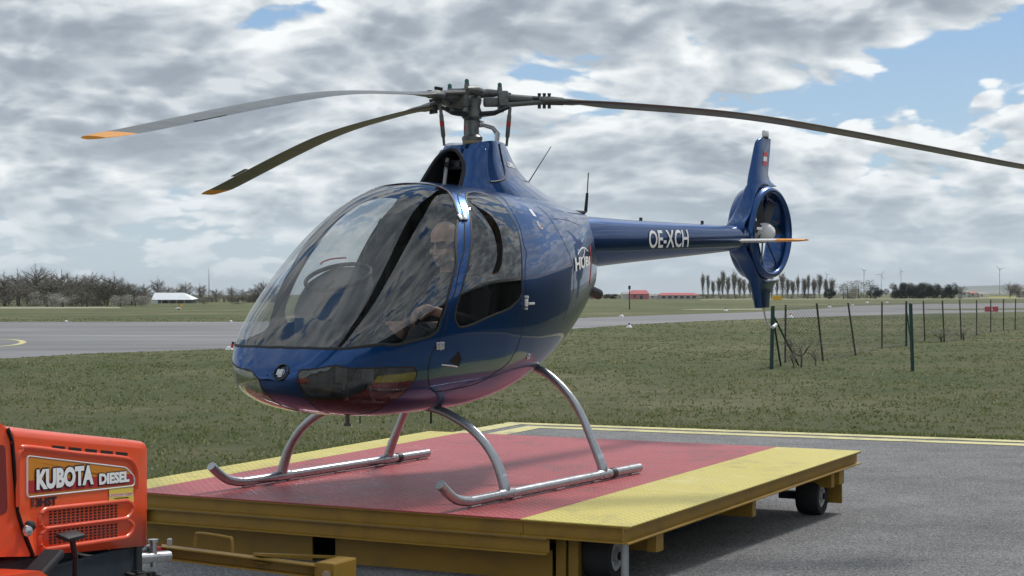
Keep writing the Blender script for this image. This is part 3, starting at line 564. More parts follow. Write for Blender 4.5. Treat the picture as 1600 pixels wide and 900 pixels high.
# ---------------- fin, duct and tail fan
XC, ZC = -3.918, 1.49
b = MB(); b.lathe([(.300, -.10), (.300, .045), (.305, .072), (.316, .088), (.332, .092), (.350, .080), (.362, .05), (.366, 0.0), (.364, -.08), (.354, -.125), (.335, -.14), (.316, -.13), (.304, -.115)], (XC, 0, ZC), (0, 1, 0), 64, True)
duct = b.build('fan_duct', 'blue_paint', heli, True, 50, hx)
def fin_sec(z0, xl, xt_, t):
    P = []
    for k in range(24):
        a = 2*PI*k/24; c = math.cos(a); u = (1-c)/2; y0 = t/2*math.sin(a)*(1.25*math.sqrt(max(0, 1-u))+.1)*(.75+.25*c)
        P.append((xl+(xt_-xl)*u, y0, z0))
    return P
def loft(secs, name, mat, parent):
    n = len(secs[0]); v = [p for s in secs for p in s]; m = len(secs)
    return rawmesh(name, v, [(i*n+k, i*n+(k+1) % n, (i+1)*n+(k+1) % n, (i+1)*n+k) for i in range(m-1) for k in range(n)]+[list(range(n))[::-1], [(m-1)*n+k for k in range(n)]], mat, parent, True, xf=hx, auto=60)
zl = [(.905, -3.80), (1.0, -3.765), (1.1, -3.715), (1.19, -3.66), (1.27, -3.58), (1.34, -3.46), (1.40, -3.42), (1.46, -3.40), (1.52, -3.39), (1.56, -3.42), (1.62, -3.52), (1.70, -3.60), (1.80, -3.655), (1.95, -3.70), (2.10, -3.755), (2.18, -3.785), (2.21, -3.81), (2.232, -3.86)]
zt_l = [(.905, -4.03), (1.0, -4.04), (1.06, -4.08), (1.10, -4.15), (1.13, -4.22)]; zu_l = [(1.845, -4.22), (1.87, -4.13), (1.90, -4.045), (1.95, -4.01), (2.05, -4.03), (2.15, -4.05), (2.232, -4.06)]
zlA = spline(zl, 5); lead = lambda z: float(np.interp(z, zlA[:, 0], zlA[:, 1]))
def trail(z):
    if z <= 1.13: return float(np.interp(z, *np.array(zt_l).T))
    if z >= 1.845: return float(np.interp(z, *np.array(zu_l).T))
    d = .345**2-(z-ZC)**2; return XC+math.sqrt(max(d, 0))
def thick(z): return float(np.interp(z, [.905, 1.05, 1.2, 1.35, 1.5, 1.65, 1.85, 2.0, 2.15, 2.232], [.07, .09, .14, .165, .165, .155, .11, .075, .055, .032]))
up = [fin_sec(z, lead(z), trail(z), thick(z)) for z in np.linspace(1.40, 2.232, 50)]
fin = loft(up, 'tail_fin', 'blue_paint', heli)
lo_ = [fin_sec(z, lead(z), trail(z), thick(z)) for z in np.linspace(.905, 1.52, 36)]
loft(lo_, 'lower_fin', 'blue_paint', heli)
b = MB(); b.box((-.035, -.018, 0), (.035, .018, .055), .012, at=(-3.965, 0, 2.268)); b.build('strobe_lamp', 'white_paint', fin, True, 50, hx)
b = MB(); b.box((-.02, -.02, 0), (.02, .02, .02), .004, at=(-3.965, 0, 2.236)); b.build('strobe_base', 'hub_dark', fin, xf=hx)
for z0, z1, mt in ((2.085, 2.12, 'flag_red'), (2.05, 2.085, 'letter_white'), (2.015, 2.05, 'flag_red')):
    v = [];
    for z in (z0, z1):
        for u in (.45, .6, .75):
            xl, xt_ = lead(z), trail(z); c = 1-2*u; s = math.sqrt(1-c*c); v.append((xl+(xt_-xl)*u, thick(z)/2*s*(1.25*math.sqrt(1-u)+.1)*(.75+.25*c)+.002, z))
    rawmesh('flag_stripe', v, [(0, 1, 4, 3), (1, 2, 5, 4)], mt, fin, xf=hx)
b = MB(); b.lathe([(.0, .10), (.045, .085), (.072, .05), (.082, .0), (.082, -.07), (.06, -.1), (0, -.1)], (XC, 0, ZC), (0, 1, 0), 28); b.build('fan_spinner', 'white_paint', duct, True, 40, hx)
for k in range(7):
    a = 2*PI*k/7+.35; e = Vector((math.cos(a), 0, math.sin(a))); t = Vector((-math.sin(a), 0, math.cos(a))); v = []
    for r in (.075, .18, .29):
        for s, w in ((-1, -1), (1, 1)): 
            for q in (-.004, .004): v.append(Vector((XC, 0, ZC))+e*r+t*(s*.030)+Vector((0, w*.018+q, 0)))
    f = [(0, 2, 6, 4), (1, 5, 7, 3), (4, 6, 10, 8), (5, 9, 11, 7), (0, 4, 5, 1), (2, 3, 7, 6), (4, 8, 9, 5), (6, 7, 11, 10), (8, 10, 11, 9)]
    b = MB(); b.add(v, f); b.build('fan_blade', 'hub_dark', duct, xf=hx)
for k in range(3):
    a = 2*PI*k/3+.1; e = Vector((math.cos(a), 0, math.sin(a))); b = MB(); b.tube([Vector((XC, -.07, ZC))+e*.07, Vector((XC, -.07, ZC))+e*.31], .012, 8, flat=2.0); b.build('stator_vane', 'blue_paint', duct, True, 40, hx)
for sg in (1, -1):
    v = []; prof_ = [(0, 0), (.25, .5), (.6, .5), (1, 0), (.6, -.5), (.25, -.5)]
    sp_ = [(.05, -3.35, .20, .028), (.36, -3.37, .20, .026), (.50, -3.40, .17, .022), (.56, -3.46, .10, .012)]
    for y0, xl, ch, tk in sp_:
        for u, h in prof_: v.append((xl-ch*u, y0*sg, 1.425+tk*h))
    f = [(i*6+k, i*6+(k+1) % 6, (i+1)*6+(k+1) % 6, (i+1)*6+k) for i in range(3) for k in range(6)]+[list(range(6)), [18+k for k in range(6)]]
    rawmesh('stabiliser', v, f, ['white_paint', 'orange_tip'], heli, False, [0]*6+[1]*12+[0, 1], hx)
b = MB(); b.tube(spline([(-3.93, 0, .91), (-3.95, 0, .84), (-4.0, 0, .775), (-4.07, 0, .745), (-4.10, 0, .748)], 5), .007, 8); ts = b.build('tail_skid', 'steel', heli, True, 40, hx)
b = MB(); b.tube([(-4.09, 0, .745), (-4.15, 0, .765)], .013, 8); b.build('skid_shoe', 'white_paint', ts, True, 40, hx)
b = MB(); b.tube([(-.60, 0, 1.77), (-.87, 0, 2.016)], [.004, .0025], 6); b.build('whip_antenna', 'hub_dark', heli, True, 40, hx)
b = MB(); b.tube([(-1.05, 0, 1.585), (-1.12, 0, 1.605), (-1.27, 0, 1.60), (-1.29, 0, 1.61), (-1.31, 0, 1.73)], [.004, .010, .012, .012, .009], 8); b.tube([(-1.31, 0, 1.73), (-1.325, 0, 1.865)], .004, 6); b.build('radio_antenna', 'black_trim', heli, True, 40, hx)
b = MB(); b.tube([(-.68, 0, 1.675), (-.74, .0, 1.66)], .008, 6); b.build('drain_mast', 'hub_dark', heli, True, 40, hx)
q = np.array([(-3.60, 0, 1.53), (-3.69, 0, 1.53), (-3.69, 0, 1.51), (-3.60, 0, 1.51)])
rawmesh('small_plate', [(x0, .105, z0) for x0, _, z0 in q], [(0, 1, 2, 3)], 'white_paint', fin, xf=hx)
lay_text('pylon_lettering', 'GUIMBAL', .032, .16, lambda a, b_: tuple(np.array(pylon_side(-.175-a, 1.852+b_))+[0, .004, .002]), 'letter_white', pylon, hx)
# ================================================================== ground, apron, taxiway
def sheet(name, poly, z, mat):
    return tag(rawmesh(name, [(x, y, z) for x, y in poly], [list(range(len(poly)))], mat), kind='structure')
def gmat(name, build):
    m = bpy.data.materials.new(name); m.use_nodes = True; t = m.node_tree; p = t.nodes['Principled BSDF']; tx = N(t, 'ShaderNodeTexCoord'); build(t, p, tx.outputs['Object']); M[name] = m
def nz(t, vec, sc, det=6, ro=0.6, dist=0.0, stretch=None):
    if stretch: mp = N(t, 'ShaderNodeMapping', inp={'Scale': stretch}); L(t, vec, mp.inputs[0]); vec = mp.outputs[0]
    n = N(t, 'ShaderNodeTexNoise', inp={'Scale': sc, 'Detail': det, 'Roughness': ro, 'Distortion': dist}); L(t, vec, n.inputs['Vector']); return n.outputs[0]
def grass_m(t, p, v):
    a = nz(t, v, 0.06, 5, 0.6); b_ = nz(t, v, 5.0, 9, 0.78); c = nz(t, v, 0.5, 6, 0.65); e = nz(t, v, 26, 4, .7)
    k = MATH(t, 'ADD', MATH(t, 'ADD', MATH(t, 'MULTIPLY', a, .42), MATH(t, 'MULTIPLY', e, .18)), MATH(t, 'ADD', MATH(t, 'MULTIPLY', b_, .28), MATH(t, 'MULTIPLY', c, .27)))
    col = RAMP(t, k, [(0.40, (0.046, 0.070, 0.026)), (0.50, (0.080, 0.104, 0.043)), (0.59, (0.125, 0.132, 0.064)), (0.68, (0.22, 0.205, 0.12))])
    L(t, col, p.inputs['Base Color']); p.inputs['Roughness'].default_value = 0.9; p.inputs['Specular IOR Level'].default_value = 0.15
    bp = N(t, 'ShaderNodeBump', inp={'Strength': 1.0, 'Distance': 0.06}); L(t, nz(t, v, 14, 8, .75), bp.inputs['Height']); L(t, bp.outputs[0], p.inputs['Normal'])
gmat('grass', grass_m)
def asphalt_m(base, sp=0.5):
    def f(t, p, v):
        fine = nz(t, v, 70, 6, .85); mid = nz(t, v, 2.2, 7, .65); big = nz(t, v, .35, 5, .6, .6)
        k = MATH(t, 'ADD', MATH(t, 'MULTIPLY', fine, .80), MATH(t, 'ADD', MATH(t, 'MULTIPLY', mid, .10), MATH(t, 'MULTIPLY', big, .12)))
        L(t, RAMP(t, k, [(0.43, tuple(x*.4 for x in base)), (0.51, base), (0.59, tuple(x*1.9 for x in base))]), p.inputs['Base Color']); p.inputs['Roughness'].default_value = .95; p.inputs['Specular IOR Level'].default_value = .12
        bp = N(t, 'ShaderNodeBump', inp={'Strength': 1.0, 'Distance': .012}); L(t, nz(t, v, 80, 5, .75), bp.inputs['Height']); L(t, bp.outputs[0], p.inputs['Normal'])
    return f
gmat('asphalt', asphalt_m((.205, .206, .209)))
def taxi_m(t, p, v):
    a = nz(t, v, .5, 6, .6, stretch=(.12, 1, 1)); b_ = nz(t, v, .09, 4, .6); k = MATH(t, 'ADD', MATH(t, 'MULTIPLY', a, .6), MATH(t, 'MULTIPLY', b_, .45))
    L(t, RAMP(t, k, [(.38, (.12, .12, .125)), (.54, (.175, .175, .18)), (.68, (.25, .25, .255))]), p.inputs['Base Color']); p.inputs['Roughness'].default_value = .8
gmat('taxi_asphalt', taxi_m)
pmat('line_paint', (.58, .53, .24), .7, var=.25, vscale=9, dirt=(.17, .17, .15), dscale=3, damt=.85)
pmat('pale_strip', (.33, .32, .24), .9, var=.2, vscale=.2)
pmat('field_dry', (.17, .165, .085), .9, var=.25, vscale=.05)
pmat('field_yellow', (.36, .33, .05), .9, var=.2, vscale=.05)
sheet('ground', [(-7900, -140), (7900, -140), (7900, 11400), (-7900, 11400)], 0, 'grass')
def line(a, b, w, z, off=0.0):
    a = Vector((*a, 0)); b = Vector((*b, 0)); d = (b-a).normalized(); n = Vector((-d.y, d.x, 0)); return [tuple((q+n*s)[:2]) for q, s in ((a, off-w/2), (b, off-w/2), (b, off+w/2), (a, off+w/2))]
K0 = Vector((-.085, 20.2)); KR = Vector((30, 4.75)); KL = Vector((-2.78, 13.5))
sheet('apron', [(-9, -6.2), (30, -6.2), tuple(KR), tuple(K0), (-.546, 19.08), tuple(KL), (-7, 2.95)], .004, 'asphalt')
dr_ = (KR-K0).normalized(); dl_ = (Vector((-7, 2.95))-K0).normalized()
def mk(name, P): return tag(rawmesh(name, [(x, y, .008) for x, y in P], [list(range(len(P)))], 'line_paint'), kind='structure')
nr_ = Vector((dr_.y, -dr_.x)); nl_ = Vector((-dl_.y, dl_.x))            # both point onto the apron
if nr_.y > 0: nr_ = -nr_
if nl_.x < 0: nl_ = -nl_
def corner(o): # apron corner moved in by o from both edges
    A = np.array([[dr_.x, -dl_.x], [dr_.y, -dl_.y]]); rhs = np.array((nl_-nr_)*o); s = np.linalg.solve(A, rhs); return K0+nr_*o+dr_*float(s[0])
for o0, o1 in ((.10, .34), (.50, .74)):
    c0, c1 = corner(o0), corner(o1)
    mk('apron_marking', [tuple(c0), tuple(c1), tuple(c1+dr_*33), tuple(c0+dr_*33)]); mk('apron_marking', [tuple(c0), tuple(c0+dl_*17), tuple(c1+dl_*17), tuple(c1)])
G2 = lambda *p: tuple(gpx(*p)[:2])
near = [G2(0, 561), G2(130, 553), G2(360, 545), G2(620, 529), G2(900, 513.6), G2(990, 507), G2(1100, 501.6), G2(1200, 498), G2(1330, 493.5), G2(1460, 490), G2(1600, 487), (90, 160)]
far = [(150, 330), G2(1600, 473.5), G2(1450, 475), G2(1330, 478), G2(1290, 482), G2(1206, 486), G2(1176, 488), G2(1040, 492), G2(908, 497), G2(640, 501), G2(380, 503), G2(0, 503), (-120, 96), (-60, 20), (-22, 21.5)]
sheet('taxiway', near+far, .004, 'taxi_asphalt')
sheet('grass_island', [G2(1400, 483.2), G2(1600, 481.4), (100, 205), G2(1600, 484.2), G2(1500, 484.8)], .009, 'grass')
cx, cy = gpx(-30, 535)[:2]; rg = [(cx+rr*2.0*math.cos(a), cy+rr*5.5*math.sin(a)) for a, rr in []]
cv = [gpx(*p)[:2] for p in [(-40, 530), (0, 530.5), (20, 531.5), (31, 534.5), (22, 538.5), (0, 541), (-40, 543)]]; cv = spline(np.array(cv), 4)
cvo = cv.copy(); t_ = np.gradient(cv, axis=0); t_ /= np.linalg.norm(t_, axis=1)[:, None]; nn2 = np.stack([t_[:, 1], -t_[:, 0]], 1)
v = np.vstack([np.c_[cv, np.full(len(cv), .009)], np.c_[cv-nn2*.2, np.full(len(cv), .009)]]); n = len(cv)
tag(rawmesh('taxiway_marking', v, [(i, i+1, n+i+1, n+i) for i in range(n-1)], 'line_paint'), kind='structure')
sheet('runway', [G2(1090, 469.2), G2(1600, 467.0), (900, 1500), (500, 1500), G2(1600, 464.8), G2(1100, 466.6)], .004, 'field_dry')
sheet('far_track', [G2(0, 482), G2(190, 481.2), G2(185, 479.9), G2(0, 480.2)], .004, 'pale_strip')
sheet('side_track', [G2(1060, 484.2), G2(1190, 483.6), G2(1190, 482.4), G2(1090, 483.0)], .004, 'pale_strip')
# standing grass: tufts of blades on the field nearest the camera
rg_ = np.random.default_rng(5)
def in_apron(x, y): # right/below of the apron edges
    P = np.stack([x, y], 1)-np.array(K0); return ((P@np.array(nr_)) > -.05) & ((P@np.array(nl_)) > -.05)
def in_taxi(x, y):
    return inpoly(np.stack([x, y], 1), np.array(near+far))
V0 = []
for A_, d_, n_, len_ in ((K0, dr_, nr_, 14.0), (K0, dl_, nl_, 14.0)):
    m_ = 5000; u_ = rg_.random(m_)*len_; w_ = -np.abs(rg_.normal(0, .16, m_))+.05; V0.append(np.array(A_)+u_[:, None]*np.array(d_)+w_[:, None]*np.array(n_))
m_ = 48000; y_ = 13+(112-13)*rg_.random(m_)**1.9; V0.append(np.stack([(rg_.random(m_)*2-1)*(y_*.31+.6), y_], 1))
V0 = np.vstack(V0); ix = np.arange(len(V0)); xx, yy = V0[:, 0], V0[:, 1]
ok = (ix < 10000) | (~in_apron(xx, yy) & ~in_taxi(xx, yy)); xx, yy, ix = xx[ok], yy[ok], ix[ok]
cl = np.array([.7*noise.noise(Vector((a*.35, b_*.35, 0)))+.6*noise.noise(Vector((a*1.7, b_*1.7, 5))) for a, b_ in zip(xx, yy)])
kp = (ix < 10000) | (cl > rg_.random(len(xx))*1.3-.8); xx, yy, cl = xx[kp], yy[kp], cl[kp]; n = len(xx)
V = []; 
for k in range(3):
    a = rg_.random(n)*2*PI; h = (.014+.026*rg_.random(n))*(1+.5*cl); w = .006+.0004*yy; lean = h*(.3+.9*rg_.random(n)); ox = (rg_.random(n)-.5)*.12; oy = (rg_.random(n)-.5)*.12
    bx, by = xx+ox, yy+oy
    V.append(np.stack([np.stack([bx-w*np.sin(a), by+w*np.cos(a), 0*a], 1), np.stack([bx+w*np.sin(a), by-w*np.cos(a), 0*a], 1), np.stack([bx+lean*np.cos(a), by+lean*np.sin(a), h], 1)], 1))
V = np.concatenate(V).reshape(-1, 3)
me = bpy.data.meshes.new('grass_tufts'); nt3 = len(V)//3; me.vertices.add(len(V)); me.vertices.foreach_set('co', V.ravel()); me.loops.add(len(V)); me.loops.foreach_set('vertex_index', np.arange(len(V), dtype=np.int32)); me.polygons.add(nt3); me.polygons.foreach_set('loop_start', np.arange(0, len(V), 3, dtype=np.int32)); me.polygons.foreach_set('loop_total', np.full(nt3, 3, np.int32)); me.update(calc_edges=True)
def tuft_m(t, p, v):
    gi = N(t, 'ShaderNodeNewGeometry'); a = nz(t, v, .35, 5, .6); r = gi.outputs['Random Per Island']; k = MATH(t, 'ADD', MATH(t, 'MULTIPLY', a, .55), MATH(t, 'MULTIPLY', r, .55))
    c = RAMP(t, k, [(.34, (.085, .115, .045)), (.55, (.14, .165, .072)), (.75, (.23, .225, .12)), (.95, (.44, .40, .27))])
    df = N(t, 'ShaderNodeBsdfDiffuse'); tl = N(t, 'ShaderNodeBsdfTranslucent'); L(t, c, df.inputs[0]); L(t, c, tl.inputs[0]); mx = N(t, 'ShaderNodeMixShader', inp={0: .5}); L(t, df.outputs[0], mx.inputs[1]); L(t, tl.outputs[0], mx.inputs[2])
    L(t, mx.outputs[0], t.nodes['Material Output'].inputs[0])
gmat('tuft', tuft_m); me.materials.append(M['tuft']); me.polygons.foreach_set('use_smooth', [True]*nt3); me.normals_split_custom_set_from_vertices([(0, 0, 1)]*len(V))
tag(link(bpy.data.objects.new('grass_tufts', me)), 'short patchy green and straw coloured airfield grass beyond the apron', 'grass', kind='stuff')
# ================================================================== trolley platform
PX, PY, PZ, PYAW, PW, PL = -0.0309, 11.0456, 0.3699, -0.4917, 3.3617, 3.7451
plat = empty('landing_platform', (PX, PY, PZ), PYAW, 'wheeled helicopter landing platform with red deck and yellow side plates', 'platform')
def px_(v): v = np.array(v, float); v[:, 2] += -.0042*v[:, 0]+.0195*v[:, 1]; return v
def deck_m(col, worn, sc):
    def f(t, p, v):
        # tread plate: lens shaped bars, alternating in direction, pressed out of the sheet
        mp = N(t, 'ShaderNodeMapping', inp={'Scale': (1/sc, 1/sc, 1), 'Rotation': (0, 0, PI/4)}); L(t, v, mp.inputs[0])
        s = N(t, 'ShaderNodeSeparateXYZ'); L(t, mp.outputs[0], s.inputs[0])
        fx = MATH(t, 'SUBTRACT', MATH(t, 'FRACT', s.outputs[0]), .5); fy = MATH(t, 'SUBTRACT', MATH(t, 'FRACT', s.outputs[1]), .5)
        par = MATH(t, 'MODULO', MATH(t, 'ADD', MATH(t, 'ADD', MATH(t, 'FLOOR', s.outputs[0]), MATH(t, 'FLOOR', s.outputs[1])), 4000), 2)
        sx = MATH(t, 'ABSOLUTE', fx); sy = MATH(t, 'ABSOLUTE', fy); ip = MATH(t, 'SUBTRACT', 1, par)
        la = MATH(t, 'ADD', MATH(t, 'MULTIPLY', sx, ip), MATH(t, 'MULTIPLY', sy, par)); wa = MATH(t, 'ADD', MATH(t, 'MULTIPLY', sy, ip), MATH(t, 'MULTIPLY', sx, par))
        hgt = MATH(t, 'SUBTRACT', 1, MATH(t, 'ADD', MATH(t, 'POWER', MATH(t, 'MULTIPLY', la, 2.2), 2), MATH(t, 'POWER', MATH(t, 'MULTIPLY', wa, 6.0), 2)), clamp=True)
        big = nz(t, v, 1.2, 8, .68, .5); sm = nz(t, v, 7, 8, .7)
        k = MATH(t, 'ADD', MATH(t, 'MULTIPLY', big, .6), MATH(t, 'MULTIPLY', sm, .45))
        c = RAMP(t, k, [(.42, worn[0]), (.50, col), (.58, col), (.66, worn[1])])
        c = MIX(t, hgt, c, worn[2])
        L(t, c, p.inputs['Base Color']); L(t, MATH(t, 'MULTIPLY_ADD', sm, .3, .32), p.inputs['Roughness'])
        bp = N(t, 'ShaderNodeBump', inp={'Strength': 1.0, 'Distance': .012}); L(t, hgt, bp.inputs['Height']); L(t, bp.outputs[0], p.inputs['Normal'])
    return f
gmat('deck_red', deck_m((.42, .066, .076), ((.24, .05, .055), (.54, .15, .15), (.72, .30, .29)), .036))
gmat('deck_yellow', deck_m((.66, .56, .12), ((.50, .42, .10), (.72, .64, .25), (.90, .84, .42)), .036))
pmat('frame_ochre', (.30, .175, .020), .5, var=.15, vscale=5, dirt=(.12, .08, .03), dscale=4, damt=.5)
pmat('frame_edge', (.34, .27, .17), .6, var=.2, vscale=12)
pmat('tyre', (.018, .018, .019), .8, var=.2, vscale=30)
pmat('rim_grey', (.42, .42, .41), .55, var=.2, vscale=25)
pmat('galvanised', (.38, .40, .41), .5, .6, var=.25, vscale=30)
pmat('wheel_blue', (.02, .035, .06), .6)
hw, hl = PW/2, PL/2
def deck_plate(u0, u1, v0, v1, mat, name):
    b = MB(); b.box((u0, v0, -.006), (u1, v1, 0.0), .0015); o = b.build(name, mat, plat, xf=px_); return o
YL = -hw+.285; YR = hw-.60
# side plates are wider on the right; joints every 1.25 m
ys = [-hl, -hl+1.25, -hl+2.5, hl]
for i in range(3):
    deck_plate(YL+.002, YR-.002, ys[i]+(.0015 if i else 0), ys[i+1]-.0015, 'deck_red', 'deck_plate')
    deck_plate(-hw, YL-.002, ys[i]+(.0015 if i else 0), ys[i+1]-.0015, 'deck_yellow', 'edge_plate'); deck_plate(YR+.002, hw, ys[i]+(.0015 if i else 0), ys[i+1]-.0015, 'deck_yellow', 'edge_plate')
def channel(a, b_, z1, h, out, name='frame_beam', fl=.035, mat='frame_ochre'):
    "U-channel from a to b, web towards `out`, flanges turned inwards-outwards like rolled steel"
    a = Vector((*a, 0)); b_ = Vector((*b_, 0)); o = Vector((*out, 0)); m_ = MB(); t = .007
    prof = [(0, 0), (fl, 0), (fl, -t), (t, -t*1.6), (t, -h+t*1.6), (fl, -h+t), (fl, -h), (0, -h)]
    m_.prism([(p, q+z1) for p, q in prof], b_-a, a-o*fl, X=tuple(o), Y=(0, 0, 1)); return m_.build(name, mat, plat, xf=px_)
e_ = .004
channel((-hw, -hl+e_), (YR, -hl+e_), -.0065, .083, (0, -1)); channel((YR+.003, -hl+e_), (hw-.036, -hl+e_), -.0065, .083, (0, -1))
channel((hw-e_, -hl), (hw-e_, hl), -.0065, .083, (1, 0)); channel((-hw+e_, -hl+.04), (-hw+e_, hl), -.0065, .083, (-1, 0)); channel((-hw+.04, hl-e_), (hw-.04, hl-e_), -.0065, .083, (0, 1))
channel((-hw+.0, -hl+.012), (1.224, -hl+.012), -.092, .082, (0, -1), 'lower_beam')
b = MB(); b.box((-hw, -hl+.005, -.0905), (1.224, -hl+.05, -.0925)); b.build('beam_flange', 'frame_edge', plat, xf=px_)
b = MB(); b.box((-hw+.10, -hl+.16, -.34), (-.28, -hl+.17, -.175)); b.build('apron_panel', 'frame_ochre', plat, xf=px_)
b = MB(); b.box((-.13, -hl+.16, -.34), (1.18, -hl+.17, -.175)); b.build('apron_panel', 'frame_ochre', plat, xf=px_)
b = MB(); b.box((-hw+.10, -hl+.12, -.352), (1.25, -hl+.21, -.335), .002); b.build('sill_rail', 'frame_ochre', plat, xf=px_)
for u in (1.205, 1.275):
    b = MB(); b.box((u, -hl+.15, -.37), (u+.055, -hl+.19, -.10), .003); b.build('corner_post', 'frame_ochre', plat, xf=px_)
b = MB(); b.box((-1.52, -hl-.003, -.167), (-1.30, -hl+.008, -.095), .002); b.build('data_plate', 'rim_grey', plat, xf=px_)
for v0 in (-1.35, 0.0, 1.45):
    b = MB(); b.box((-hw+.12, v0-.03, -.20), (hw-.06, v0+.03, -.092), .004); b.build('cross_member', 'frame_ochre', plat, xf=px_)
for u in (-1.2, -.4, .4, 1.0):
    b = MB(); b.box((u-.03, -hl+.21, -.17), (u+.03, hl-.05, -.0925), .004); b.build('long_member', 'frame_ochre', plat, xf=px_)
b = MB(); b.box((-1.2, -1.5, -.32), (1.1, 1.4, -.21), .01); b.build('under_tray', 'gap', plat, xf=px_)
b = MB(); b.prism([(0, 0), (.09, 0), (.09, -.012), (.075, -.085), (.03, -.10), (0, -.10)], (.05, 0, 0), (hw-.10, -1.44, -.092), X=(0, 1, 0)); b.build('outrigger', 'frame_ochre', plat, xf=px_)
b = MB(); b.box((hw-.30, 1.52, -.19), (hw-.04, 1.62, -.091), .003); b.build('outrigger', 'frame_ochre', plat, xf=px_)
b = MB(); b.box((hw-.23, 1.66, -.33), (hw-.07, 1.675, -.10), .002); b.build('mudguard', 'frame_ochre', plat, xf=px_)
GZ = lambda u, v: -.3699+.0042*u-.0195*v             # the ground in the platform's own (sloping) height
def pwheel(u, v, r, w):
    z0 = GZ(u, v)+r+.002; b = MB(); b.lathe([(r*.62, -w/2), (r*.93, -w/2), (r, -w*.32), (r, w*.32), (r*.93, w/2), (r*.62, w/2), (r*.60, w*.3), (r*.60, -w*.3)], (u, v, z0), (1, 0, 0), 36, True)
    o = b.build('wheel', 'tyre', plat, True, 40, px_); b = MB(); b.lathe([(r*.61, -w*.3), (r*.61, w*.42), (r*.52, w*.46), (r*.40, w*.44), (r*.36, w*.30), (r*.22, w*.30), (r*.20, w*.52), (0, w*.55)], (u, v, z0), (1, 0, 0), 30); b.build('rim', 'rim_grey', o, True, 40, px_)
    b = MB(); b.lathe([(.02, w*.5), (.022, w*.62), (0, w*.66)], (u, v, z0), (1, 0, 0), 12); b.build('hub_cap', 'tyre', o, True, 40, px_)
pwheel(1.46, 1.50, .125, .15); pwheel(1.40, -1.56, .128, .15); pwheel(-1.40, -1.5, .125, .15); pwheel(-1.40, 1.50, .125, .15)
for u, v in ((1.46, 1.50), (1.40, -1.56)):
    b = MB(); b.box((u-.12, v-.10, -.20), (u-.09, v+.10, -.092), .004); b.box((u-.22, v-.03, GZ(u, v)+.10), (u-.06, v+.03, GZ(u, v)+.15), .004); b.build('axle_bracket', 'wheel_blue', plat, xf=px_)
b = MB(); b.tube([(1.585, -1.72, -.09), (1.585, -1.72, GZ(1.6, -1.7)+.012)], .020, 16); b.lathe([(.05, 0), (.05, .008), (.02, .012)], (1.585, -1.72, GZ(1.6, -1.7)+.003), (0, 0, 1), 16); b.build('support_leg', 'galvanised', plat, True, 40, px_)
# ---------------- drawbar of the platform (hinged under its front edge)
_bk = Vector((PX, PY, 0)); _R2 = Matrix.Rotation(-PYAW, 3, 'Z')
def pl_loc(w): w = Vector(w); q = _R2 @ Vector((w.x-PX, w.y-PY, 0)); return (q.x, q.y, w.z-PZ+.0042*q.x-.0195*q.y)   # world point -> design coordinates of the platform
def at_d(px, py, d): X = (px-800)/2781.4; Z = -(py-459.4)/2781.4; return Vector((X*d, d, 1.45+Z*d))
A0, A1 = at_d(508, 893, 8.75), at_d(252, 861, 8.62)
def barbox(m_, a, b_, w, h):
    a, b_ = Vector(a), Vector(b_); d = (b_-a).normalized(); s = d.cross(Vector((0, 0, 1))).normalized(); u = s.cross(d)
    v = [q+s*i*w/2+u*j*h/2 for q in (a, b_) for i in (-1, 1) for j in (-1, 1)]; m_.add(v, [(0, 1, 3, 2), (4, 6, 7, 5), (0, 4, 5, 1), (2, 3, 7, 6), (0, 2, 6, 4), (1, 5, 7, 3)])
m_ = MB(); a, e1 = Vector(pl_loc(A0)), Vector(pl_loc(A1)); d = (e1-a).normalized(); s_ = d.cross(Vector((0, 0, 1))).normalized()
barbox(m_, a+Vector((0, 0, .028)), e1+Vector((0, 0, .028)), .075, .007); barbox(m_, a-Vector((0, 0, .028)), e1-Vector((0, 0, .028)), .075, .007); barbox(m_, a+s_*.03, e1+s_*.03, .008, .05)
draw = m_.build('drawbar', 'frame_ochre', plat, xf=px_)
B0 = Vector(pl_loc(at_d(520, 882, 9.1))); mid = a.lerp(e1, .42)
m_ = MB(); barbox(m_, B0+Vector((0, .12, .02)), mid+Vector((0, 0, .045)), .06, .012); barbox(m_, B0+Vector((0, .12, -.02)), mid+Vector((0, 0, .005)), .06, .012); m_.build('drawbar_arm', 'frame_ochre', draw, xf=px_)
m_ = MB(); m_.box((-.05, -.008, -.05), (.05, .0, .05), .002, at=a+Vector((.03, -.05, 0))); m_.box((-.004, -.10, -.05), (.004, .10, .05), .002, at=a+Vector((-.025, .045, 0))); m_.box((-.004, -.10, -.05), (.004, .10, .05), .002, at=a+Vector((.082, .045, 0))); m_.box((-.05, -.10, -.004), (.05, .10, .004), .001, at=a+Vector((.03, .05, .05))); m_.build('hinge_bracket', 'frame_ochre', draw, xf=px_)
m_ = MB(); m_.lathe([(.022, -.01), (.022, .012), (0, .014)], a+Vector((.05, -.065, 0)), (0, -1, 0), 6); m_.build('hinge_bolt', 'frame_edge', draw, xf=px_)
H0, H1 = Vector(pl_loc(at_d(304, 853, 8.6))), Vector(pl_loc(at_d(363, 862, 8.6)))
m_ = MB(); m_.tube(spline([H0, H0+Vector((.01, 0, .05)), H0+Vector((.03, 0, .066)), H1+Vector((-.03, 0, .07)), H1+Vector((-.005, 0, .06)), H1], 5), .0075, 8); m_.build('lift_handle', 'frame_ochre', draw, True, 40, px_)
m_ = MB(); m_.tube([e1+d*-.02, e1+d*.10], .026, 12); m_.build('drawbar_tip', 'red_band', draw, True, 40, px_)
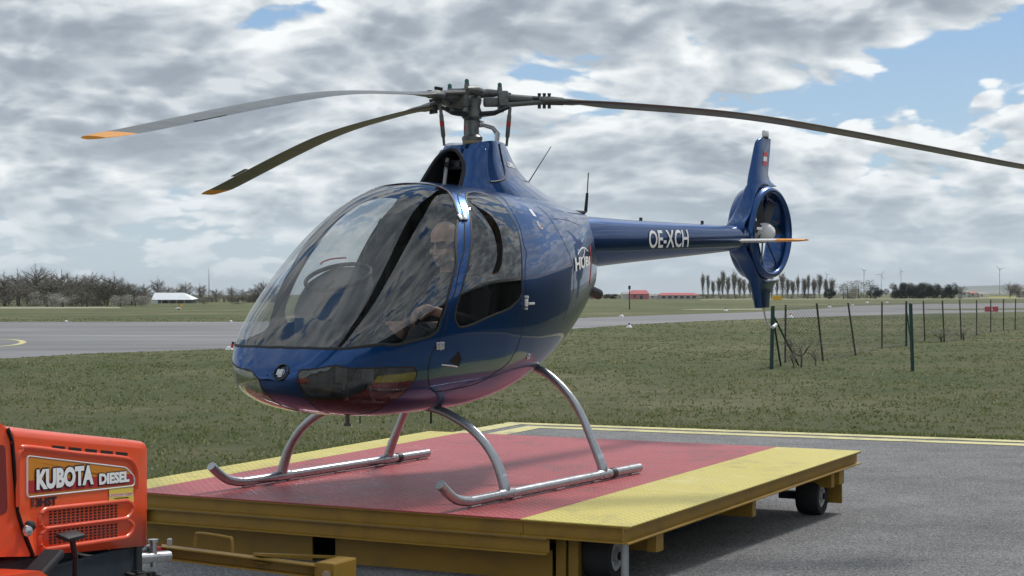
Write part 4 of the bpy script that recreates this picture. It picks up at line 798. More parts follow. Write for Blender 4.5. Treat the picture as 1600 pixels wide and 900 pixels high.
# ================================================================== tractor
pmat('tractor_red', (.78, .075, .014), .38, 0.0, .5, .12, var=.08, vscale=4, dirt=(.35, .10, .05), dscale=5, damt=.3)
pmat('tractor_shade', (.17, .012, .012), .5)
pmat('tractor_black', (.012, .014, .018), .6, var=.2)
pmat('chassis_blue', (.012, .022, .035), .6, var=.3, vscale=10, dirt=(.06, .06, .055), dscale=6, damt=.5)
pmat('decal_orange', (.58, .22, .02), .4); pmat('decal_crimson', (.42, .02, .03), .4); pmat('decal_dark', (.02, .008, .02), .4); pmat('decal_yellow', (.72, .56, .10), .5); pmat('decal_faded', (.10, .025, .02), .6)
TF = Vector((.322, .947, 0)).normalized(); TRZ = math.atan2(TF.y, TF.x)
trac = empty('compact_tractor', (-1.625, 7.9, 0), TRZ, 'orange red compact tractor with lettered bonnet coupled to the platform', 'tractor')
def TP(x, z, off=0.0): return (x, -off, z)             # the visible side of the bonnet lies in y = 0
topz = lambda x: float(np.interp(x, [-1.06, -.83, -.55, -.15, 0], [.945, .912, .874, .822, .800]))
botz = lambda x: float(np.interp(x, [-.854, -.458, 0], [.412, .375, .336]))
xs = np.linspace(-1.04, 0, 22); W_ = .44; sect = []
def rear_edge(z): return float(np.interp(z, [.41, .517, .598, .699, .877, .945], [-.854, -.92, -.963, -.976, -.997, -1.045]))
cs = []
for i, x in enumerate(xs):
    zt_ = topz(x); zb_ = botz(max(x, -.854)); r = .042; fr_ = 1.0
    pr = [(0, zb_), (0, zb_+.18), (0, zt_-r)]+[(r-r*math.cos(q), zt_-r+r*math.sin(q)) for q in np.linspace(.2, PI/2, 6)]
    pr += [(W_-y, z) for y, z in pr[::-1]]; cs.append([(x, y, z) for y, z in pr])
n = len(cs[0]); v = [];
for i, s in enumerate(cs):
    for (x, y, z) in s: v.append((max(x, rear_edge(z)) if i < 8 else x, y, z))
f = [(i*n+k, (i+1)*n+k, (i+1)*n+k+1, i*n+k+1) for i in range(len(cs)-1) for k in range(n-1)]
fe = []
base = (len(cs)-1)*n; last = [v[base+k] for k in range(n)]
for q, (dx, sh) in enumerate(((.018, .006), (.026, .02))):
    cy_, cz_ = W_/2, .57; fe.append([(x+dx, cy_+(y-cy_)*(1-sh*2/W_), cz_+(z-cz_)*(1-sh*1.6)) for x, y, z in last])
for q in fe:
    o0 = len(v)-n; v += q; f += [(o0+k, o0+n+k, o0+n+k+1, o0+k+1) for k in range(n-1)]
f.append([len(v)-n+k for k in range(n)])
bon = rawmesh('bonnet', v, f, 'tractor_red', trac, True, auto=40)
sol = bon.modifiers.new('wall', 'SOLIDIFY'); sol.thickness = .006; sol.offset = -1
def side_poly(P, off, name, mat, parent=None, hole=None):
    return rawmesh(name, [TP(x, z, off) for x, z in P], [list(range(len(P)))], mat, parent or bon)
def side_rib(P, w, h, name, mat, closed=False, parent=None):
    P = np.array([TP(x, z, .0) for x, z in P]); m_ = MB(); t = (np.roll(P, -1, 0)-np.roll(P, 1, 0)) if closed else np.gradient(P, axis=0); t /= np.linalg.norm(t, axis=1)[:, None]
    s = np.cross(t, [0, -1, 0]); o = np.array([0, -1.0, 0]); rows = [P-s*w/2, P-s*w*.25+o*h, P+s*w*.25+o*h, P+s*w/2]; k = len(P); vv = np.stack(rows, 1).reshape(-1, 3)
    return rawmesh(name, vv, [(i*4+j, i*4+j+1, ((i+1) % k)*4+j+1, ((i+1) % k)*4+j) for i in range(k if closed else k-1) for j in range(3)], mat, parent or bon, True)
def rnd(P, r, n=5):
    out = []; P = [Vector(p) for p in P]; m_ = len(P)
    for i, p in enumerate(P):
        a = (P[i-1]-p).normalized()*r; c = (P[(i+1) % m_]-p).normalized()*r
        for k in range(n+1):
            t = k/n; out.append(tuple((p+a)*(1-t)**2+p*2*t*(1-t)+(p+c)*t*t))
    return out
side_rib(spline([(-.975, .62), (-.975, .80), (-.955, .838), (-.91, .847), (-.55, .792), (-.20, .743), (-.12, .717), (-.085, .67), (-.082, .60)], 4), .022, .012, 'panel_rib', 'tractor_red')
dec = rnd([(-.907, .655), (-.907, .808), (-.175, .694), (-.105, .645), (-.110, .618)], .02)
side_poly(dec, .0035, 'decal_ground', 'decal_orange')
side_poly([(-.907, .715), (-.433, .684), (-.116, .667), (-.113, .622), (-.88, .661), (-.907, .665)], .0045, 'decal_band', 'decal_crimson')
side_rib(rnd([(-.912, .65), (-.912, .814), (-.172, .699), (-.098, .648), (-.105, .613)], .02), .007, .005, 'decal_border', 'letter_white', True)
def trt(name, s, P0, w, h, mat, off, slope=0.0, parent=None, shift=(0, 0), bold=.055):
    return lay_text(name, s, h, w, lambda a, b_: TP(P0[0]+a+shift[0], P0[1]+b_+a*slope+shift[1], off), mat, parent or bon, None, bold, False)
for k, (dx, dz_) in enumerate(((.006, -.003), (-.006, .003), (.006, .004), (-.006, -.004), (0, .006), (0, -.006))):
    trt('letter_outline', 'KUBOTA', (-.857, .672), .418, .083, 'decal_dark', .0055+.0004*k, -.046, shift=(dx, dz_)); trt('letter_outline', 'DIESEL', (-.397, .646), .243, .048, 'decal_dark', .0055+.0004*k, -.045, shift=(dx*.7, dz_*.7))
trt('lettering', 'KUBOTA', (-.857, .672), .418, .083, 'letter_white', .0085, -.046); trt('lettering', 'DIESEL', (-.397, .646), .243, .048, 'letter_white', .0085, -.045)
trt('model_lettering', '3HST', (-.855, .604), .15, .036, 'decal_dark', .003, -.055); side_poly([(-.885, .607), (-.865, .606), (-.865, .642), (-.885, .643)], .003, 'worn_letter', 'decal_faded')
side_poly([(-.31, .597), (-.113, .584), (-.113, .608), (-.312, .621)], .003, 'sticker', 'decal_yellow'); side_poly([(-.31, .557), (-.109, .543), (-.109, .572), (-.312, .585)], .003, 'sticker', 'decal_yellow'); side_poly([(-.306, .586), (-.113, .573), (-.113, .583), (-.306, .596)], .003, 'sticker', 'letter_white')
trt('sticker_lettering', 'JOHANN WEISS', (-.30, .5875), .18, .0075, 'flag_red', .0045, -.066); trt('sticker_lettering', 'LANDTECHNIK', (-.27, .572), .12, .006, 'decal_dark', .0045, -.066); trt('sticker_lettering', '02144', (-.25, .561), .08, .006, 'decal_dark', .0045, -.066)
for x0, x1 in ((-.737, -.644), (-.616, -.521), (-.492, -.403), (-.373, -.277), (-.251, -.157)):
    z0 = .836-(x0+.737)*.137; z1 = .836-(x1+.737)*.137; side_poly([(x0, z0-.008), (x1, z1-.008), (x1, z1+.005), (x0, z0+.005)], .0015, 'vent_slot', 'gap')
for (z00, z01), (zb0, zb1), nm in (((.582, .548), (.522, .487), 0), ((.502, .466), (.440, .405), 1)):
    side_rib(rnd([(-.80, zb0-.014), (-.835, (z00+zb0)/2), (-.80, z00+.007) if nm == 0 else (-.80, z00+.007), (-.15, z01+.005), (-.10, (z01+zb1)/2), (-.15, zb1-.012)], .03), .02, .009, 'grille_rim', 'tractor_red', True)
    m_ = MB(); nc = 16
    for i in range(nc):
        u = (i+.5)/nc; x0 = -.765+.529*u
        for j in range(5):
            zt_ = z00+(z01-z00)*u; zb_ = zb0+(zb1-zb0)*u; zc = zt_+(zb_-zt_)*(j+.5)/5
            m_.add([TP(x0-.0105, zc-.0032, .0015), TP(x0+.0105, zc-.0045, .0015), TP(x0+.0105, zc+.0032, .0015), TP(x0-.0105, zc+.0045, .0015)], [(0, 1, 2, 3)])
    tag(m_.build('grille_holes', 'gap', bon), kind='stuff')
# dash cowl behind the bonnet, seam, fender, step
m_ = MB(); m_.prism(rnd([(-1.75, .50), (-1.75, 1.0), (-1.30, 1.0), (-1.06, .95), (-1.012, .88), (-.99, .70), (-.975, .60), (-.935, .51), (-.87, .41), (-1.1, .44)], .015, 3), (0, .42, 0), (0, .008, 0)); m_.build('dash_cowl', 'tractor_red', trac, False)
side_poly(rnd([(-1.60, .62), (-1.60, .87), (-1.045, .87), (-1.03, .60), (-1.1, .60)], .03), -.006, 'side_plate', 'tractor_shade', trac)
m_ = MB(); m_.tube([(-1.03, .004, .93), (-1.003, .003, .877), (-.982, .003, .70), (-.968, .003, .60), (-.926, .003, .515), (-.862, .003, .413)], .007, 6); m_.build('bonnet_seam', 'gap', trac, True)
m_ = MB(); m_.lathe([(.022, 0), (.022, .02), (.016, .024), (0, .026)], (-.905, 0, .535), (-.3, -1, .1), 14); m_.lathe([(.008, .02), (.008, .05)], (-.905, 0, .535), (-.5, -1, .0), 8); m_.build('bonnet_catch', 'tractor_black', trac, True, 40); m_ = MB(); m_.lathe([(.019, 0), (.023, .008), (.018, .018), (0, .02)], (-.945, -.02, .521), (-.3, -1, .2), 14); m_.build('catch_knob', 'steel', trac, True, 40)
m_ = MB(); m_.box((-1.2, .06, .18), (.05, .38, .41), .02); m_.box((-.75, .02, .20), (-.10, .06, .35), .01); m_.build('chassis', 'chassis_blue', trac)
m_ = MB(); m_.tube(spline([(-.50, .05, .375), (-.40, .03, .345), (-.28, .03, .34), (-.22, .05, .365)], 4), .006, 6); m_.build('hose', 'rim_grey', trac, True)
m_ = MB(); m_.tube([(-.60, -.02, .25), (-.66, -.06, .38), (-.70, -.07, .46)], [.011, .011, .013], 8); m_.box((-.075, -.03, -.008), (.055, .03, .010), .006, rot=Matrix.Rotation(.3, 3, 'X'), at=(-.715, -.075, .475)); m_.build('pedal', 'tractor_black', trac, True, 40)
m_ = MB(); m_.prism([(-1.45, .15), (-1.45, .42), (-1.12, .40), (-1.0, .335), (-.74, .295), (-.72, .27), (-.72, .15)], (0, .25, 0), (0, -.20, 0)); m_.build('footboard', 'tractor_red', trac)
Rm = Matrix.Rotation(math.radians(28), 3, 'Y'); m_ = MB()
m_.box((-.26, -.045, -.016), (.12, .045, .016), .010, rot=Matrix.Rotation(math.radians(-26), 3, 'Y'), at=(-1.10, -.14, .36))
for k in range(5): m_.box((-.26, -.042+.017*k, .014), (.11, -.032+.017*k, .021), rot=Matrix.Rotation(math.radians(-26), 3, 'Y'), at=(-1.10, -.14, .36))
m_.build('treadle_pedal', 'tractor_black', trac)
def twheel(x, y, r, w, name='front_wheel'):
    m_ = MB(); m_.lathe([(r*.55, -w/2), (r*.9, -w/2), (r, -w*.3), (r, w*.3), (r*.9, w/2), (r*.55, w/2)], (x, y, r+.001), (0, 1, 0), 36)
    for k in range(18):
        a = 2*PI*k/18; e = Vector((math.cos(a), 0, math.sin(a))); t = Vector((-math.sin(a), 0, math.cos(a)))
        for s in (-1, 1): m_.box((-.012, -w*.24, -.015), (.012, w*.24, .015), .003, rot=Matrix((t, Vector((0, 1, 0)), e)).transposed() @ Matrix.Rotation(s*.5, 3, 'Z'), at=Vector((x, y+s*w*.24, r+.001))+e*(r+.004)*.985+t*.01*s)
    o = m_.build(name, 'tyre', trac, True, 40); m_ = MB(); m_.lathe([(r*.56, -w*.3), (r*.56, w*.3), (r*.3, w*.2), (0, w*.2)], (x, y, r+.001), (0, -1, 0), 24); m_.build('rim', 'rim_grey', o, True, 40)
twheel(-.12, -.04, .112, .12); twheel(-.12, .48, .112, .12)
# front coupling in bright steel
m_ = MB(); m_.tube([(0.03, .12, .265), (.30, .06, .245)], .026, 14); m_.tube([(.03, .16, .30), (.24, .10, .29)], .018, 12); m_.lathe([(.018, -.05), (.018, .06), (.024, .062), (.024, .075)], (.20, .08, .26), (0, 0, 1), 10)
m_.lathe([(.012, 0), (.012, .03), (0, .035)], (.26, .03, .30), (0, 0, 1), 8); m_.build('front_coupling', 'steel', trac, True, 40)
m_ = MB(); m_.box((.0, .05, .20), (.06, .36, .36), .01); m_.box((.02, .10, .30), (.16, .13, .40), .005); m_.build('front_bracket', 'tractor_black', trac)
# ================================================================== far things
F_ = 2781.4
def ordn(i): return ['first', 'second', 'third', 'fourth', 'fifth', 'sixth', 'seventh', 'eighth', 'ninth', 'tenth', 'eleventh', 'twelfth', 'thirteenth', 'fourteenth', 'fifteenth', 'sixteenth', 'seventeenth', 'eighteenth', 'nineteenth', 'twentieth', 'twenty-first', 'twenty-second', 'twenty-third', 'twenty-fourth', 'twenty-fifth', 'twenty-sixth', 'twenty-seventh', 'twenty-eighth', 'twenty-ninth', 'thirtieth', 'thirty-first', 'thirty-second'][i]
def wx(px, d): return (px-800)/F_*d
def wz(py, d): return 1.45+(459.4-py)/F_*d
def leaf_m(stops, rough=.85):
    def f(t, p, v):
        gi = N(t, 'ShaderNodeNewGeometry'); L(t, RAMP(t, gi.outputs['Random Per Island'], stops), p.inputs['Base Color']); p.inputs['Roughness'].default_value = rough; p.inputs['Specular IOR Level'].default_value = .2
    return f
pmat('bark', (.085, .072, .058), .9, var=.2, vscale=3)
gmat('twigs', leaf_m([(0, (.16, .145, .125)), (.6, (.25, .225, .195)), (1, (.34, .31, .27))]))
gmat('twigs_pale', leaf_m([(0, (.20, .185, .165)), (.6, (.30, .28, .25)), (1, (.40, .375, .335))]))
gmat('bush_dark', leaf_m([(0, (.06, .055, .045)), (.6, (.11, .10, .08)), (1, (.18, .16, .13))]))
gmat('blossom', leaf_m([(0, (.10, .10, .075)), (.5, (.22, .215, .18)), (1, (.42, .41, .37))]))
gmat('evergreen', leaf_m([(0, (.010, .018, .012)), (.6, (.020, .032, .020)), (1, (.035, .05, .03))]))
gmat('spring_leaf', leaf_m([(0, (.10, .105, .055)), (.6, (.17, .175, .09)), (1, (.25, .24, .14))]))
def bare_tree(seed, spread, upw, depth=5, tw=9, nlim=3, len0=.30, twl=.11, tww=.0035):
    r = random.Random(seed); tr = MB(); cr = []
    def rv(): return Vector((r.uniform(-1, 1), r.uniform(-1, 1), r.uniform(-1, 1)))
    def grow(p, d, l, rad, k):
        q = p+d*l
        if k <= 2: tr.tube([p, p.lerp(q, .5)+rv()*l*.06, q], [rad, rad*.85, rad*.68], 5, False)
        else:
            s = d.cross(rv()).normalized()*rad; cr.append((p-s, p+s, q))
        if k >= depth:
            for _ in range(tw):
                t = (d+rv()*.9+Vector((0, 0, upw*.3))).normalized(); s = t.cross(rv()).normalized()*tww; b0 = p.lerp(q, r.uniform(.2, 1)); cr.append((b0-s, b0+s, b0+t*twl*r.uniform(.5, 1.2)))
            return
        for i in range(nlim if k else nlim+2):
            nd = (d+rv()*spread+Vector((0, 0, upw))).normalized(); grow(p.lerp(q, r.uniform(.55, 1) if i else 1), nd, l*r.uniform(.62, .85), rad*.62, k+1)
    grow(Vector((0, 0, 0)), Vector((r.uniform(-.05, .05), r.uniform(-.05, .05), 1)).normalized(), len0, .020, 0)
    return tr, cr
def fit_unit(tr, cr):
    zmax = max([p.z for c in cr for p in c]+[Vector(q).z for q in tr.v]); s = 1/zmax
    tr.v = [tuple(np.array(q)*s) for q in tr.v]; return [tuple(Vector(p)*s for p in c) for c in cr]
def tri_mesh(name, cr, mat):
    V = np.array([[p[:] for p in c] for c in cr]).reshape(-1, 3); me = bpy.data.meshes.new(name); me.from_pydata(V.tolist(), [], np.arange(len(V)).reshape(-1, 3).tolist()); me.materials.append(M[mat]); me.update(); return me
VAR = {}
def variant(key, tr, cr, mat):
    cr = fit_unit(tr, cr); me = bpy.data.meshes.new('trunk'); me.from_pydata(tr.v, [], tr.f); me.materials.append(M['bark']); me.update(); VAR[key] = (me, tri_mesh('crown', cr, mat))
def haze_tree(key, seed, mat, z0, rad, steep, ntw, tl, tw, nlimb=16):
    "a leafless tree: trunk, limbs that fill an envelope rad(z), and a mist of twigs on the limbs"
    r = random.Random(seed); tr = MB(); cr = []; tr.tube([(0, 0, 0), (r.uniform(-.02, .02), r.uniform(-.02, .02), .45), (0, 0, .93)], [.022, .013, .003], 5, False); lp = []
    for i in range(nlimb):
        zb = z0+(.85-z0)*(i+r.random())/nlimb*.75; a = r.uniform(0, 2*PI); L_ = (1-zb)*r.uniform(.35, .8); zt_ = min(.99, zb+L_*steep+.05); rr = rad(zt_)*r.uniform(.7, 1.0); d = Vector((math.cos(a), math.sin(a), 0))
        P = [Vector((0, 0, zb)), Vector((r.gauss(0, .04), r.gauss(0, .04), zb+(zt_-zb)*.45))+d*rr*.55, Vector((r.gauss(0, .05), r.gauss(0, .05), zt_))+d*rr]; tr.tube(P, [.009, .006, .002], 4, False); lp.append(P)
    lp.append([Vector((0, 0, z0+.05)), Vector((0, 0, .6)), Vector((0, 0, .95))])
    for i in range(ntw):
        P = r.choice(lp); t = r.random()**.8; p = P[0].lerp(P[1], t*2) if t < .5 else P[1].lerp(P[2], t*2-1); o = Vector((p.x, p.y, 0)); g = Vector((r.gauss(0, 1), r.gauss(0, 1), r.gauss(0, 1)))
        d = (o*(.7/max(.05, o.length)) if o.length > .01 else Vector())+g*.9+Vector((0, 0, steep*1.0)); d.normalize(); l = tl*r.uniform(.4, 1.2); q = p+d*l; s_ = d.cross(g).normalized()*tw; cr.append((p-s_, p+s_, q))
        for _ in range(2):
            b0 = p.lerp(q, r.uniform(.3, .9)); d2 = (d+Vector((r.gauss(0, 1), r.gauss(0, 1), r.gauss(0, 1)))*.5).normalized(); cr.append((b0-s_*.7, b0+s_*.7, b0+d2*l*.55))
    me = bpy.data.meshes.new('trunk'); me.from_pydata(tr.v, [], tr.f); me.materials.append(M['bark']); me.update(); VAR[key] = (me, tri_mesh('crown', cr, mat))
egg = lambda m_: (lambda z: m_*math.sqrt(max(.02, math.sin(PI*min(1, max(0, (z-.05)/1.0))**.8))))
for i in range(4): haze_tree(('bare', i), 20+i, 'twigs', .06, egg(.42), .55, 2200, .11, .0026, 44)
for i in range(2): haze_tree(('pale', i), 40+i, 'twigs_pale', .08, egg(.45), .6, 1000, .22, .005, 20)
for i in range(3): haze_tree(('poplar', i), 60+i, 'twigs_pale', .03, lambda z: .26*math.sqrt(max(.05, 1-z)), 1.15, 900, .16, .008, 28)
def clump(seed, n, mat, key, sz=.035, lob=9, flat=1.0):
    r = random.Random(seed); tr = MB(); tr.tube([(0, 0, 0), (.02, 0, .3), (0, .02, .6)], [.03, .022, .01], 5, False)
    C = [(Vector((r.uniform(-.42, .42), r.uniform(-.42, .42), r.uniform(.10, .74))), r.uniform(.18, .28)) for _ in range(lob)]; cr = []
    for _ in range(n):
        c, R_ = r.choice(C); d = Vector((r.gauss(0, 1), r.gauss(0, 1), r.gauss(0, 1))).normalized(); p = c+d*R_*r.uniform(.45, 1.08)
        if p.z < .01: p.z = r.uniform(.0, .1)
        a = Vector((r.gauss(0, 1), r.gauss(0, 1), r.gauss(0, 1))).normalized(); b = a.orthogonal().normalized(); s = sz*r.uniform(.5, 1.3); cr.append((p, p+a*s, p+b*s*.8))
    variant(key, tr, cr, mat)
for i in range(3): clump(80+i, 3600, 'bush_dark', ('bush', i), .030, 14)
for i in range(2): clump(90+i, 3000, 'blossom', ('blossom', i))
for i in range(2): clump(95+i, 4500, 'evergreen', ('ever', i), .045, 12)
for i in range(2): clump(98+i, 1600, 'spring_leaf', ('spring', i))
WF = {'bare': 1.35, 'bush': 1.5, 'blossom': 1.2, 'poplar': 1.15, 'pale': 1.3}
def tree(name, key, px, top, d, wpx, label, group, cat='tree'):
    h = wz(top, d); x = wx(px, d); wpx = wpx*WF.get(key[0], 1); o = empty(name, (x, d, 0), R.uniform(0, 6.28), label, cat, group)
    w = wpx/F_*d; o.scale = (w, w, h)
    for nm, me in zip(('trunk', 'crown'), VAR[key]): link(bpy.data.objects.new(nm, me), o)
    return o
# --- the belt of bare trees on the left
belt = [(6, 424, 235, 44), (27, 421, 240, 46), (55, 410, 232, 52), (80, 424, 238, 40), (96, 420, 245, 46), (120, 428, 236, 42), (144, 423, 240, 46), (164, 431, 250, 36), (178, 427, 246, 40), (200, 440, 255, 34), (225, 441, 330, 30), (246, 431, 345, 24), (263, 445, 340, 26), (277, 446, 350, 26), (290, 438, 352, 26), (312, 442, 350, 26), (338, 450, 348, 26), (362, 446, 345, 20), (380, 450, 340, 26), (398, 446, 330, 26), (412, 436, 322, 30), (428, 440, 322, 30)]
belt += [(14, 432, 262, 44), (42, 430, 264, 44), (70, 428, 262, 44), (108, 434, 266, 44), (132, 433, 264, 42), (156, 436, 270, 42), (190, 440, 272, 40)]; belt.sort()
for i, (p, t, d, w) in enumerate(belt):
    tree('bare_tree', ('bare', i % 4), p, t-(5 if p < 220 else 2), d, w, ('leafless grey-brown tree, %s from the left in the background tree belt' % ordn(i)), 'bare trees in the left background belt')
bush = [(8, 440, 226, 40), (30, 444, 224, 40), (52, 438, 228, 44), (80, 442, 232, 40), (112, 440, 228, 40), (128, 443, 222, 34), (152, 437, 230, 40), (168, 441, 226, 36), (186, 443, 232, 36), (206, 450, 236, 34), (222, 456, 300, 30), (306, 460, 330, 26), (330, 462, 335, 30), (350, 459, 335, 30), (372, 461, 330, 30), (390, 459, 326, 30), (408, 458, 322, 30), (425, 458, 320, 30)]
for i, (p, t, d, w) in enumerate(bush):
    tree('thicket_bush', ('bush', i % 3), p, t, d, w, 'dark undergrowth bush, %s from the left beneath the bare trees' % ordn(i), 'dark bushes under the bare trees', 'bush')
for i, (p, t, d, w) in enumerate([(74, 454, 215, 34), (98, 458, 212, 36), (136, 450, 214, 30), (188, 457, 218, 30), (211, 459, 222, 30), (318, 465, 268, 20), (372, 472, 262, 14)]):
    tree('blossoming_bush', ('blossom', i % 2), p, t, d, w, 'pale blossoming bush, %s from the left before the dark thicket' % ordn(i), 'blossoming bushes on the left', 'bush')
# --- poplar row behind the tail
pp = [1098, 1107, 1114, 1122, 1131, 1139, 1146, 1155, 1162, 1171, 1180, 1188, 1195, 1205, 1214, 1222, 1231, 1239, 1247, 1256, 1264, 1272, 1281, 1290, 1301]
for i, p in enumerate(pp):
    tree('poplar', ('poplar', i % 3), p+R.uniform(-1.5, 1.5), (430+R.uniform(-5, 9) if i not in (2, 9, 17) else 440)+(5 if i > 20 else 0), 560+R.uniform(-15, 15), 17+R.uniform(-4, 8), 'slender bare poplar, %s from the left in the row behind the tail fin' % ordn(i), 'poplars in a row behind the tail')
low = [(912, 461, 520, 18, 'ever'), (925, 458, 530, 20, 'bush'), (938, 460, 530, 20, 'bush'), (955, 459, 535, 22, 'ever'), (970, 461, 535, 18, 'bush'), (1030, 459, 560, 22, 'bush'), (1050, 460, 565, 24, 'spring'), (1078, 458, 570, 22, 'bush'), (1104, 459, 500, 22, 'bush'), (1126, 460, 500, 26, 'bush'), (1150, 459, 505, 26, 'spring'), (1176, 460, 500, 24, 'bush'), (1236, 460, 500, 24, 'bush'), (1262, 458, 505, 22, 'bush'), (1296, 449, 470, 18, 'ever'), (1318, 456, 480, 26, 'bush')]
for i, (p, t, d, w, k) in enumerate(low):
    tree('hedgerow_bush', (k, i % 2), p, t, d, w, 'low hedgerow bush, %s from the left along the far field edge' % ordn(i), 'low bushes along the far field edge', 'bush')
for i, (p, t, d, w) in enumerate([(1325, 438, 520, 34), (1342, 436, 530, 36), (1360, 440, 525, 30)]):
    tree('budding_tree', ('spring', i % 2), p, t, d, w, 'budding pale green tree, %s from the left beside the dark spruce' % ordn(i), 'budding trees right of the poplars')
tree('spruce', ('ever', 0), 1368, 447, 505, 22, 'rounded dark green conifer between budding trees and clipped evergreen hedge', None, 'tree')
for i, (p, t, d, w) in enumerate([(1398, 442, 500, 26), (1413, 441, 502, 28), (1428, 442, 500, 28), (1443, 441, 503, 28), (1458, 443, 500, 28), (1473, 444, 502, 28), (1486, 442, 500, 24)]):
    tree('evergreen_tree', ('ever', i % 2), p, t, d, w, 'dark evergreen, %s from the left in the dense clump before the hills' % ordn(i), 'dense clump of evergreens')
for i, (p, t, d, w) in enumerate([(1500, 446, 640, 18), (1578, 441, 600, 26), (1592, 447, 600, 22)]):
    tree('pale_tree', ('pale', i % 2), p, t, d, w, 'pale leafless tree, %s from the left near the right edge' % ordn(i), 'pale trees near the right edge')
# --- buildings
pmat('wall_white', (.62, .62, .60), .8, var=.1, vscale=.6); pmat('roof_white', (.72, .74, .76), .5, .2, var=.06, vscale=.5); pmat('roof_red', (.40, .07, .07), .6, var=.12, vscale=.5); pmat('wall_pink', (.48, .18, .20), .7); pmat('wall_cream', (.46, .42, .38), .8, var=.1); pmat('pane_dark', (.04, .05, .06), .2); pmat('concrete', (.30, .29, .27), .8, var=.15)
def building(name, px0, px1, d, y_e, y_r, roof, wall, label, wins=(), dep=5.0, doors=()):
    x0, x1 = wx(px0, d), wx(px1, d); ze, zr = wz(y_e, d), wz(y_r, d); o = empty(name, ((x0+x1)/2, d, 0), 0, label, 'building'); w = (x1-x0)/2
    b = MB(); b.box((-w, 0, 0), (w, dep, ze)); wl = b.build('wall', wall, o)
    b = MB(); ov = .15*(zr-ze)+.05; b.add([(-w-ov, -ov, ze), (w+ov, -ov, ze), (w+ov, dep+ov, ze), (-w-ov, dep+ov, ze), (-w*.82, dep/2, zr), (w*.82, dep/2, zr)], [(0, 1, 5, 4), (2, 3, 4, 5), (1, 2, 5), (3, 0, 4), (0, 3, 2, 1)]); b.build('roof', roof, o)
    for p0, p1, y0, y1 in wins:
        b = MB(); b.box((wx(p0, d)-(x0+x1)/2, -.04, wz(y1, d)), (wx(p1, d)-(x0+x1)/2, .02, wz(y0, d))); wn = b.build('window', 'pane_dark', o)
        b = MB(); zz = wz(y1, d); b.box((wx(p0, d)-(x0+x1)/2-.03, -.10, zz-.06), (wx(p1, d)-(x0+x1)/2+.03, .01, zz)); b.build('sill', 'concrete', wn)
    for p0, p1, y0, m_ in doors:
        b = MB(); b.box((wx(p0, d)-(x0+x1)/2, -.05, 0), (wx(p1, d)-(x0+x1)/2, .02, wz(y0, d))); b.build('door', m_, o)
    return o
d = 290; hg = empty('open_shed', (wx(268, d), d, 0), 0, 'open-fronted shed with a white sheet roof among the left trees', 'shed'); w = wx(300, d)-wx(268, d)
b = MB(); b.add([(-w, 0, wz(467.5, d)), (w, 0, wz(467.5, d)), (w*.45, 3, wz(456.5, d)), (-w, 3, wz(456.5, d)), (-w, 6, wz(466, d)), (w, 6, wz(466, d))], [(0, 1, 2, 3), (3, 2, 5, 4), (1, 5, 2)]); b.build('roof', 'roof_white', hg)
b = MB(); b.box((-w, .1, 0), (-w+1.1, 5.8, wz(467.8, d))); b.box((-w+1.1, 5.6, 0), (w*.96, 5.8, wz(467.8, d))); b.build('wall', 'wall_white', hg)
for k in range(4): b = MB(); b.box((-w+1.6+k*1.25, .1, 0), (-w+1.7+k*1.25, .2, wz(467.8, d))); b.build('post', 'wall_white', hg)
building('red_roofed_building', 985, 1014, 470, 459.5, 453.5, 'roof_red', 'wall_pink', 'small pink walled building with red hipped roof left of long building', [(990, 993, 461, 465)], 6, [(1000, 1004, 462, 'pane_dark')])
building('grey_barn', 972, 984, 476, 460, 456.5, 'concrete', 'wall_white', 'small grey roofed hut beside the pink building', [], 5)
building('long_building', 1030, 1092, 478, 461.5, 457.8, 'roof_red', 'wall_cream', 'long low building with red roof and a row of windows', [(1034+9.5*k, 1040+9.5*k, 463, 466) for k in range(6)], 8)
building('white_annex', 1014, 1030, 480, 462, 460.5, 'concrete', 'wall_white', 'low white annex between the two red roofed buildings', [(1018, 1021, 463, 465)], 5)
for i, (p0, p1, ye, yr, wl, rf) in enumerate([(1503, 1513, 457.5, 454, 'wall_white', 'concrete'), (1516, 1527, 459, 456.5, 'wall_cream', 'roof_red'), (1530, 1546, 460, 457.5, 'wall_white', 'concrete'), (1596, 1612, 456, 450, 'concrete', 'concrete')]):
    building('far_house', p0, p1, 640, ye, yr, rf, wl, 'tiny %s house, %s from the left behind the right fence' % ('grey' if i == 3 else 'pale', ordn(i)), [(p0+3, p0+5, ye+1.5, ye+4)], 7)
sheet('yellow_field', [(wx(1528, 600), 600), (wx(1590, 600), 600), (wx(1592, 760), 760), (wx(1536, 760), 760)], .006, 'field_yellow')
# --- wind turbines and hills
pmat('turbine', (.50, .52, .54), .6)
for i, (p, hy_, d, bl, a0) in enumerate([(1292, 430, 4200, 10, .2), (1350, 424, 3400, 11, .5), (1377, 430, 3600, 13, 1.0), (1408, 425, 3300, 9, .0), (1562, 422, 3000, 13, .35)]):
    zh = wz(hy_, d); o = empty('wind_turbine', (wx(p, d), d, 0), R.uniform(-.3, .3), 'white wind turbine, %s from the left on the right horizon' % ordn(i), 'turbine', 'wind turbines on the horizon'); rl = bl*.8/F_*d; s = d/F_*.65
    b = MB(); b.tube([(0, 0, 0), (0, 0, zh)], [1.1*s, .7*s], 10); b.build('tower', 'turbine', o, True); b = MB(); b.box((-.8*s, -2*s, zh-.7*s), (.8*s, 2.5*s, zh+.9*s), .2*s); b.build('nacelle', 'turbine', o)
    for k in range(3):
        a = a0+k*2*PI/3; b = MB(); b.tube([(0, -2.3*s, zh), (rl*.3*math.cos(a), -2.3*s, zh+rl*.3*math.sin(a)), (rl*math.cos(a), -2.3*s, zh+rl*math.sin(a))], [.5*s, .75*s, .2*s], 5); b.build('blade', 'turbine', o, True)
